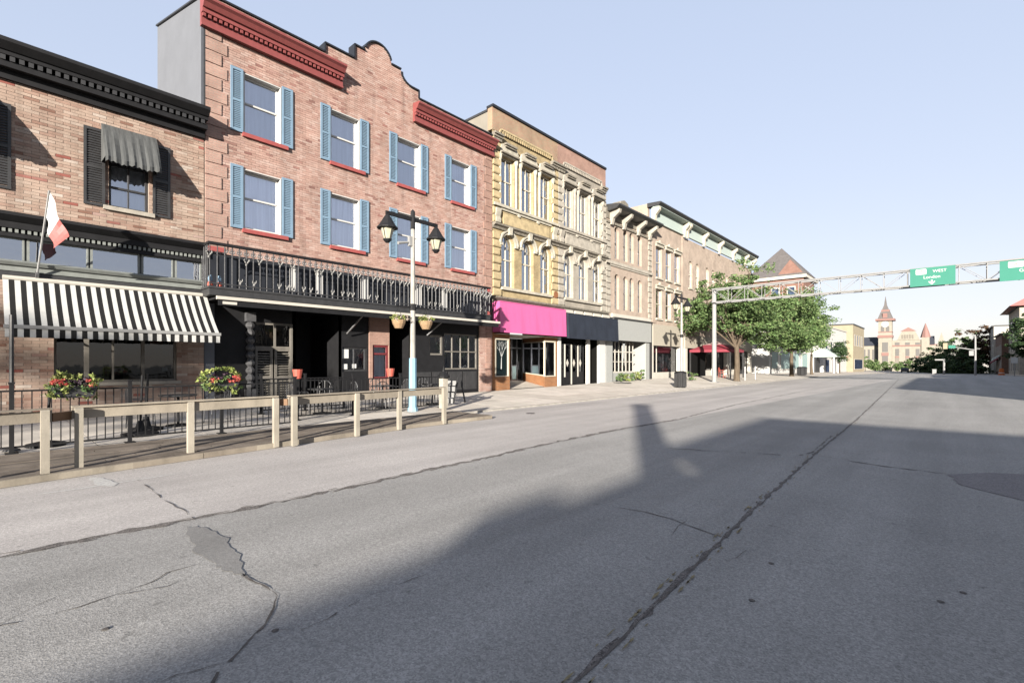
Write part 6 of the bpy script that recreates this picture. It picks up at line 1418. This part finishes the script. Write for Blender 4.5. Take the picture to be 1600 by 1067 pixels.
# litter bin
c = onG(1063, 600, .13); c.x = -12.2; c.y = onX(1063, 567, c.x).y; c.z = sz(c.x, c.y)
def litter_bin(c, h, r, label):
    t = thing('litter_bin', c, label, 'litter bin', 'black street litter bins')
    mb = MB(); mb.tube([(c[0], c[1], c[2]), (c[0], c[1], c[2] + .06)], r * .9, 18); mb.tube([(c[0], c[1], c[2] + .06), (c[0], c[1], c[2] + h * .88)], [r * .93, r * .95], 18); mb.build('drum', M['black'], t)
    for k in range(20): 
        a = k * math.pi / 10; MB().box(c[0] + r * math.cos(a) - .025, c[0] + r * math.cos(a) + .025, c[1] + r * math.sin(a) - .025, c[1] + r * math.sin(a) + .025, c[2] + .05, c[2] + h * .88).build('slat', M['charcoal'], t)
    mb = MB(); mb.lathe(c, [(r * 1.08, h * .86), (r * 1.1, h * .93), (r * .7, h), (r * .68, h * .9), (0, h * .89)], 20); mb.build('lid', M['black'], t)
litter_bin(tuple(c), 1.0, .33, 'slatted black litter bin in front of the beige fascia shop')
y = onX(1253, 567, -13).y; litter_bin((-13, y, sz(-13, y)), 1.0, .5, 'wide black planter-like litter bin beside the second street tree')
# plants along the grey shop window and by the lamp post
def shrub(c, r, h, m, label, group):
    t = thing('low_plant', c, label, 'plant', group); n = int(10 + 20 * r)
    me = leaf_mesh('foliage', clump_pts([(c[0] + random.gauss(0, r * .45), c[1] + random.gauss(0, r * .45), c[2] + random.uniform(.1, h)) for _ in range(n)], .13, 22) - np.array(c), .05, M[m]); o = bpy.data.objects.new('foliage', me); COL.objects.link(o); o.parent = t
    mb = MB()
    for k in range(5): mb.tube([(c[0], c[1], c[2]), (c[0] + random.uniform(-.1, .1), c[1] + random.uniform(-.1, .1), c[2] + h * .8)], .012, 4)
    mb.build('stems', M['bark'], t)
for k, (y, h, m, l_) in enumerate(((29.7, .55, 'leaf', 'green low plant by the white column end of the grey shop window'), (30.4, .45, 'leaflime', 'lime low plant second along the grey shop window'), (31.1, .5, 'leaf', 'green low plant in the middle of the grey shop window'), (31.9, .6, 'leaflime', 'taller lime plant past the middle of the grey shop window'), (32.6, .75, 'leaf', 'tallest green plant at the far end of the grey shop window'))):
    shrub((X0 + .35, y, sz(X0 + .35, y)), .4, h, m, l_, 'plants under the grey shop window')
shrub((-14.4, 36.4, sz(-14.4, 36.4)), .5, .7, 'leaf', 'green plant on the sidewalk right of the black litter bin', None)
# overhead sign gantry
GX = -13.0; GY = onX(1116, 567, GX).y; gzb = sz(GX, GY); GT = onX(1116, 453, GX).z; GB = onX(1116, 473, GX).z; GE = 9.4
t = thing('sign_gantry', (GX, GY, gzb), 'pale steel sign gantry with a truss beam spanning the street', 'gantry')
mb = MB(); mb.tube([(GX, GY, gzb), (GX, GY, GT + .03)], [.17, .14], 10); mb.box(GX - .3, GX + .3, GY - .3, GY + .3, gzb, gzb + .04); mb.build('pole', M['metalwhite'], t)
mb = MB(); mb.tube([(GE, GY, .13), (GE, GY, GT + .03)], [.17, .14], 10); mb.box(GE - .3, GE + .3, GY - .3, GY + .3, .13, .17); mb.build('pole', M['metalwhite'], t)
for yy in (-.38, .38):
    for zz in (GT, GB): MB().tube([(GX - .05, GY + yy, zz), (GE + .05, GY + yy, zz)], .048, 8).build('chord', M['metalwhite'], t)
n = 20; st_ = (GE - GX) / n; mb = MB(); mb2 = MB()
for k in range(n + 1):
    x = GX + st_ * k
    for yy in (-.38, .38):
        v = MB(); v.tube([(x, GY + yy, GB), (x, GY + yy, GT)], .02, 6); v.build('strut', M['metalwhite'], t)
        if k < n:
            za, zb = (GB, GT) if k % 2 else (GT, GB); MB().tube([(x, GY + yy, za), (x + st_, GY + yy, zb)], .017, 6).build('diagonal', M['metalwhite'], t)
    for zz in (GT, GB):
        mb.tube([(x, GY - .38, zz), (x, GY + .38, zz)], .025, 6)
        if k < n: mb2.tube([(x, GY - .38, zz), (x + st_, GY + .38, zz)], .02, 5)
mb.build('cross_ties', M['metalwhite'], t); mb2.build('lacing', M['metalwhite'], t)
def road_sign(px0, px1, yt, yb_, label, num, word, dest, wx=None):
    SY = GY - .5; x0 = onY(px0, 567, SY).x; x1 = onY(px1, 567, SY).x if px1 else x0 + wx; zt = onY(px0, yt, SY).z; zb = onY(px0, yb_, SY).z; w_ = x1 - x0; h_ = zt - zb
    s = thing('direction_sign', ((x0 + x1) / 2, SY, (zt + zb) / 2), label, 'road sign', 'green signs on the gantry')
    MB().box(x0, x1, SY - .02, SY + .02, zb, zt).build('panel', M['signgreen'], s)
    mb = MB()
    for zz in (zb + h_ * .25, zb + h_ * .75): mb.box(x0 + .1, x1 - .1, SY + .02, SY + .06, zz - .03, zz + .03)
    mb.box(x0 + w_ * .3 - .03, x0 + w_ * .3 + .03, SY + .06, SY + .12, zb, zt); mb.box(x0 + w_ * .7 - .03, x0 + w_ * .7 + .03, SY + .06, SY + .12, zb, zt); mb.build('bracket', M['steel'], s)
    f = SY - .024; RX = (math.pi / 2, 0, 0)
    sx0, sx1 = x0 + w_ * .13, x0 + w_ * .37; sz0, sz1 = zt - h_ * .36, zt - h_ * .06
    sh = MB(); c_ = .03; sh.prism_y([(sx0 + c_, sz0), (sx1 - c_, sz0), (sx1, sz0 + c_), (sx1, sz1 - c_), (sx1 - c_, sz1), (sx0 + c_, sz1), (sx0, sz1 - c_), (sx0, sz0 + c_)], f - .006, f); sh.build('route_shield', M['signwhite'], s)
    text(num, h_ * .27, ((sx0 + sx1) / 2, f - .01, (sz0 + sz1) / 2), RX, 'signred', s, 'route_number')
    text(word, h_ * .22, (x0 + w_ * .66, f - .004, zt - h_ * .23), RX, 'signwhite', s)
    text(dest, h_ * .23, (x0 + w_ * .49, f - .004, zt - h_ * .53), RX, 'signwhite', s)
    ax = x0 + w_ * .49; az = zb + h_ * .06; ar = MB(); q = h_
    ar.prism_y([(ax, az), (ax + q * .13, az + q * .13), (ax + q * .13, az + q * .2), (ax + q * .035, az + q * .12), (ax + q * .035, az + q * .25), (ax - q * .035, az + q * .25), (ax - q * .035, az + q * .12), (ax - q * .13, az + q * .2), (ax - q * .13, az + q * .13)], f - .006, f); ar.build('arrow', M['signwhite'], s)
road_sign(1422, 1493, 421, 449, 'green overhead sign reading 7 WEST London with a down arrow', '7', 'WEST', 'London')
road_sign(1562, None, 409, 440, 'green overhead sign reading 8 Goderich, cut by the picture edge', '8', 'WEST', 'Goderich', wx=2.4)
# red canopy pavilion by the gantry
px_, py_ = -15.3, onX(1120, 567, -15.3).y; z = sz(px_, py_); t = thing('canopy_pavilion', (px_, py_, z), 'maroon patio canopy with a pale top panel by the first street tree', 'canopy')
hw = 1.75; mb = MB(); E_ = [(px_ - hw, py_ - hw), (px_ + hw, py_ - hw), (px_ + hw, py_ + hw), (px_ - hw, py_ + hw)]; zt_ = z + 3.25; ze_ = z + 2.45
for (xa, ya), (xb, yb) in zip(E_, E_[1:] + E_[:1]):
    la = (px_ + (xa - px_) * .45, py_ + (ya - py_) * .45, z + 2.9); lb = (px_ + (xb - px_) * .45, py_ + (yb - py_) * .45, z + 2.9)
    mb.face([(xa, ya, ze_), (xb, yb, ze_), lb, la]); mb.face([(xa, ya, ze_), (xa, ya, ze_ - .22), (xb, yb, ze_ - .22), (xb, yb, ze_)])
mb.build('canopy', M['maroon'], t)
mb = MB()
for (xa, ya), (xb, yb) in zip(E_, E_[1:] + E_[:1]):
    la = (px_ + (xa - px_) * .46, py_ + (ya - py_) * .46, z + 2.89); lb = (px_ + (xb - px_) * .46, py_ + (yb - py_) * .46, z + 2.89); mb.face([la, lb, (px_, py_, zt_)])
mb.build('top_panel', mat('faded_top_panel', (.62, .42, .40), .7, noise=.3, nscale=2), t)
for xa, ya in E_: MB().box(xa * .97 + px_ * .03 - .05, xa * .97 + px_ * .03 + .05, ya * .97 + py_ * .03 - .05, ya * .97 + py_ * .03 + .05, z, ze_).build('post', M['charcoal'], t)
MB().box(px_ - hw + .1, px_ - hw + .15, py_ - hw + .1, py_ + hw - .1, z, ze_ - .1).build('shade_backdrop', M['blackmat'], t)  # black sheet standing in for the darkness under the canopy
q = chair((px_ + .6, py_ - .5, z), 2.2, 'dull red chair under the maroon canopy, nearest the gantry pole', None, 'coral'); q2 = copy_tree(q); q2.location = (px_ + .5, py_ + .8, z); q2.rotation_euler[2] = .4; q2['label'] = 'dull red chair under the maroon canopy, nearest the tree trunk'
# bike posts by the tree
for k, (px, l_) in enumerate(((1164, 'slim steel post on the sidewalk just right of the first tree trunk'), (1180, 'slim steel post on the sidewalk farther from the first tree trunk'))):
    x = -12.7; y = onX(px, 567, x).y; zz = sz(x, y); t = thing('steel_post', (x, y, zz), l_, 'post', 'steel posts by the street trees'); MB().tube([(x, y, zz), (x, y, zz + 1.1)], .045, 8).build('shaft', M['steel'], t); MB().lathe((x, y, zz + 1.1), [(.06, 0), (.06, .05), (0, .08)], 8).build('cap', M['steel'], t)

# =================================================================== TREES
x = -12.7; y = onX(1151, 567, x).y
tree('street_tree', (x, y, sz(x, y)), 9.8, [(-2.7, -1.2, 5.0, 1.7, 1.9, .9), (-2.0, -.9, 6.3, 1.7, 2.0, .85), (-1.0, -.2, 7.7, 1.7, 1.9, .8), (.2, 2.0, 5.4, 2.0, 2.6, 1.0), (.6, 3.4, 7.2, 1.8, 2.4, .9), (.1, 3.0, 9.0, 1.3, 1.6, .85), (-1.0, 1.6, 4.6, 2.0, 2.0, .75), (1.0, .2, 5.6, 1.3, 1.9, .8), (.8, 4.2, 4.0, 1.6, 2.2, .8), (1.0, 1.6, 6.6, 1.4, 2.0, .8), (-2.6, .8, 5.4, 1.7, 2.0, 1.0), (.6, 2.6, 3.9, 1.6, 2.4, .7), (.9, -.2, 4.5, 1.4, 1.6, .8), (-.4, 5.6, 5.6, 1.8, 2.6, 1.1), (-1.6, 2.6, 6.6, 1.6, 2.2, 1.0)],
     'spreading green street tree with a thick pale trunk beside the maroon canopy', 'locust trees along the sunny sidewalk', .21, 330, 85, .11, fork=.28, crad=.66)
x = -12.7; y = onX(1237, 567, x).y
tree('street_tree', (x, y, sz(x, y)), 9, [(-.2, -5.6, 4.6, 2.0, 2.8, 1.1), (.3, -2.2, 7.2, 2.2, 3.4, 1.2), (.4, 3.6, 5.6, 2.2, 3.8, 1.4), (.6, 6.4, 7.6, 1.8, 3.0, 1.1), (.6, 9.6, 6.6, 1.7, 3.0, 1.0), (.9, -.6, 4.4, 2.0, 3.4, 1.1), (.5, -6.5, 6.8, 1.7, 2.6, 1.0), (.8, 2.2, 8.6, 1.6, 2.4, .9), (-.6, -8.6, 5.6, 1.8, 2.6, 1.2), (.4, 1.5, 3.5, 1.9, 3.4, .8), (.5, 7.5, 4.6, 1.8, 3.0, 1.0), (-.8, -4.0, 3.4, 1.8, 2.6, .8)],
     'wide street tree with a slender dark trunk before the white shop', 'locust trees along the sunny sidewalk', .2, 330, 80, .13, fork=.3, crad=.82)
x = -13.3; y = onX(1252, 567, x).y + 6
tree('street_tree', (x, y, sz(x, y)), 7.5, [(0, 0, 5.4, 1.6, 1.8, 1.2), (.2, 1.4, 6.2, 1.4, 1.6, .9)], 'smaller street tree with russet patches right behind the wide one', 'locust trees along the sunny sidewalk', .16, 60, 60, .14, 'leaf', crad=.7)
p = onY(1308, 567, 96); tree('round_tree', (-16.2 + 2.4, 99, gz(99)), 6.2, [(0, .0, 3.6, 1.2, 1.7, 1.5), (0, .5, 4.6, 1.0, 1.2, .9)], 'small round dark green tree in front of the white block', None, .12, 60, 60, .12, 'leafdark', fork=.3, crad=.6)
for i, (px, Y, r_, l_) in enumerate(((1352, 300, 3.0, 'small green tree at the left foot of the clock tower'), (1383, 310, 2.4, 'clipped green tree below the clock face of the town hall'), (1418, 312, 2.8, 'low round tree before the middle door of the town hall'), (1366, 285, 2.2, 'bushy low tree left of the town hall door'), (1403, 300, 1.8, 'slim young tree against the town hall arches'))):
    q = onY(px, 567, Y); tree('park_tree', (q.x, Y, gz(Y)), r_ * 2.4, [(0, 0, r_ * 1.2, r_, r_, r_ * .9)], l_, 'trees before the town hall', .15, 34, 40, .35, 'leaf', fork=.3, crad=1.0)
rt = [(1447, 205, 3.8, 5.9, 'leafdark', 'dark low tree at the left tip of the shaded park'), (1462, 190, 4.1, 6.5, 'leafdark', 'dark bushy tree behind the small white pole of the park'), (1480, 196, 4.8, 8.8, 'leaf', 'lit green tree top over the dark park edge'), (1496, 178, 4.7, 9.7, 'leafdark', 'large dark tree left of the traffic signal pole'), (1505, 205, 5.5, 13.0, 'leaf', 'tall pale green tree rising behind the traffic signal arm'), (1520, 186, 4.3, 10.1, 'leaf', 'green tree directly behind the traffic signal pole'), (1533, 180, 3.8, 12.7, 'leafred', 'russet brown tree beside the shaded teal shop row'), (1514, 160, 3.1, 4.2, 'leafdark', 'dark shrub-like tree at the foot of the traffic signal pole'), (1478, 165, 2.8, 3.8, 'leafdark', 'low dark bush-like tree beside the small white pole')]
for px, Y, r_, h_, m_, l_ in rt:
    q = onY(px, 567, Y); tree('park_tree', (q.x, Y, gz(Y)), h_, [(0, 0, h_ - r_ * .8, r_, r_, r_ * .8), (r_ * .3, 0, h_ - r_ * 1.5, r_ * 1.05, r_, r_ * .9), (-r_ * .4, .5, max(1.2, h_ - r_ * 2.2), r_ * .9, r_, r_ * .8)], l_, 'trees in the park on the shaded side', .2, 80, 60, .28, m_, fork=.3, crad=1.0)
q = onY(1606, 567, 112); tree('corner_tree', (q.x, 112, gz(112)), 10, [(0, 0, 7.4, 1.8, 2.0, 2.2), (0, 0, 4.6, 2.0, 2.0, 1.8)], 'dark tree cut by the picture edge before the tall corner house', None, .2, 80, 60, .2, 'leafdark', fork=.25, crad=.8)
MB().face([(-4, 150, gz(150) + .03), (8.4, 150, gz(150) + .03), (8.4, 240, gz(240) + .03), (-4, 240, gz(240) + .03)]).build('lawn', M['grass'], None, 'structure')
tree('tall_street_tree', (9.4, -45, .13), 15, [(0, 0, 11.9, 2.2, 2.8, 1.5), (.3, 1.8, 13.4, 1.8, 2.0, .9), (-.3, -2.0, 13.0, 2.0, 2.2, 1.1), (0, 3.6, 12.4, 1.6, 1.8, .9)], 'tall street tree on the opposite sidewalk behind the viewer', None, .2, 52, 45, .15, 'leaf', fork=.5, crad=.62)
# =================================================================== FAR STREET FURNITURE
Y = 110.0
def at(px, py, Y): return onY(px, py, Y)
b = at(1524, 586, Y); top = at(1524, 525, Y); t = thing('traffic_signal_pole', (b.x, Y, gz(Y)), 'tall grey signal pole with a sign on its long arm at the far junction', 'signal pole')
MB().tube([(b.x, Y, gz(Y)), (b.x, Y, top.z)], [.16, .11], 8).build('pole', M['metalwhite'], t)
e = at(1482, 541, Y); m_ = at(1524, 547, Y); MB().tube([(b.x, Y, m_.z), (e.x, Y, e.z)], [.09, .06], 8).build('signal_arm', M['metalwhite'], t)
e2 = at(1503, 515, Y); MB().tube([(b.x, Y, top.z), (e2.x, Y, e2.z)], [.07, .05], 8).build('lamp_arm', M['metalwhite'], t); MB().box(e2.x - .9, e2.x + .1, Y - .15, Y + .15, e2.z - .08, e2.z + .08).build('lamp_head', M['steel'], t)
s0, s1 = at(1482, 543, Y), at(1493, 543, Y); MB().box(s0.x, s1.x, Y - .16, Y - .1, e.z - .35, e.z + .15).build('street_name_sign', M['signgreen'], t)
MB().box(b.x - .75, b.x - .2, Y - .2, Y + .2, m_.z - .9, m_.z - .1).build('signal_head', M['metalwhite'], t)
s0 = at(1477, 540, Y); mb = MB(); mb.box(s0.x - .28, s0.x + .28, Y - .2, Y + .2, e.z - .45, e.z + .55); mb.build('signal_head', M['yellowpaint'], t)
b = at(1475, 584, 125); tz = at(1475, 561, 125); t = thing('white_pole', (b.x, 125, gz(125)), 'short white pole with a small arm before the dark park', 'pole'); MB().tube([(b.x, 125, gz(125)), (b.x, 125, tz.z)], .17, 8).build('shaft', M['metalwhite'], t); MB().box(b.x - 1.3, b.x + .1, 124.9, 125.1, tz.z - .25, tz.z).build('arm', M['metalwhite'], t)
b = at(1460, 582, 125); t = thing('utility_box', (b.x, 125, gz(125)), 'small pale utility box at the park edge', 'box'); MB().box(b.x - .3, b.x + .3, 124.8, 125.2, gz(125), gz(125) + .95).build('cabinet', M['metalwhite'], t); MB().box(b.x - .34, b.x + .34, 124.76, 125.24, gz(125) + .95, gz(125) + 1.0).build('lid', M['metalwhite'], t)
b = at(1565, 584, 104); t = thing('traffic_barrel', (b.x, 104, gz(104)), 'orange construction barrel on the shaded sidewalk at the far right', 'barrel'); c = (b.x, 104, gz(104) + .13)
MB().lathe(c, [(.42, 0), (.42, .08), (.34, .1), (.33, .4), (.30, .42), (.29, .75), (.26, .77), (.25, 1.0), (.0, 1.02)], 14).build('drum', M['orange'], t); MB().lathe(c, [(.335, .28), (.335, .4)], 14).build('band', M['signwhite'], t)
for px, l_ in ((1585, 'shop awning post like dark pole at the far right kerb'), ):
    b = at(px, 585, 100); t = thing('sign_post', (b.x, 100, gz(100)), 'pale slanted sign on a short post at the far right kerb', 'sign'); MB().tube([(b.x, 100, gz(100)), (b.x, 100, gz(100) + 2.6)], .05, 8).build('post', M['metalwhite'], t); MB().box(b.x - .35, b.x + .35, 99.9, 99.94, gz(100) + 1.9, gz(100) + 2.7).build('panel', M['signwhite'], t)
for Yk, m_, z_, l_ in ((149, 'mint', 4.2, 'teal shop awning on the shaded row'), (155, 'maroon', 3.6, 'maroon shop awning on the shaded row')):
    a = [o for o in bpy.data.objects if o.get('label', '').startswith('shaded row with a teal')][0]
    mb = MB(); g_ = gz(Yk); mb.prism_y([(8.4, g_ + z_), (8.4, g_ + z_ - .2), (7.2, g_ + z_ - 1.2), (7.2, g_ + z_ - .9)], Yk, Yk + 5); mb.build('awning', M[m_], a)
# a car far down the road, little more than a dark dot
cx_, cy_ = at(1414, 583, 190).x, 190.0; g_ = gz(190); t = thing('parked_car', (cx_, cy_, g_), 'tiny dark car on the road far away before the town hall', 'car')
mb = MB(); mb.prism_x([(cy_ - 2.1, g_ + .35), (cy_ - 2.1, g_ + .9), (cy_ - 1.6, g_ + 1.0), (cy_ - 1.0, g_ + 1.45), (cy_ + .9, g_ + 1.45), (cy_ + 1.4, g_ + 1.0), (cy_ + 2.1, g_ + .9), (cy_ + 2.1, g_ + .35)], cx_ - .88, cx_ + .88); mb.build('body', M['darkslate'], t)
mb = MB(); mb.prism_x([(cy_ - 1.58, g_ + 1.02), (cy_ - 1.04, g_ + 1.4), (cy_ + .86, g_ + 1.4), (cy_ + 1.34, g_ + 1.02)], cx_ - .89, cx_ + .89); mb.build('windows', M['blackmat'], t)
for sx in (-.8, .8):
    for sy in (-1.3, 1.3): MB().tube([(cx_ + sx - .1, cy_ + sy, g_ + .33), (cx_ + sx + .1, cy_ + sy, g_ + .33)], .33, 12).build('wheel', M['black'], t)
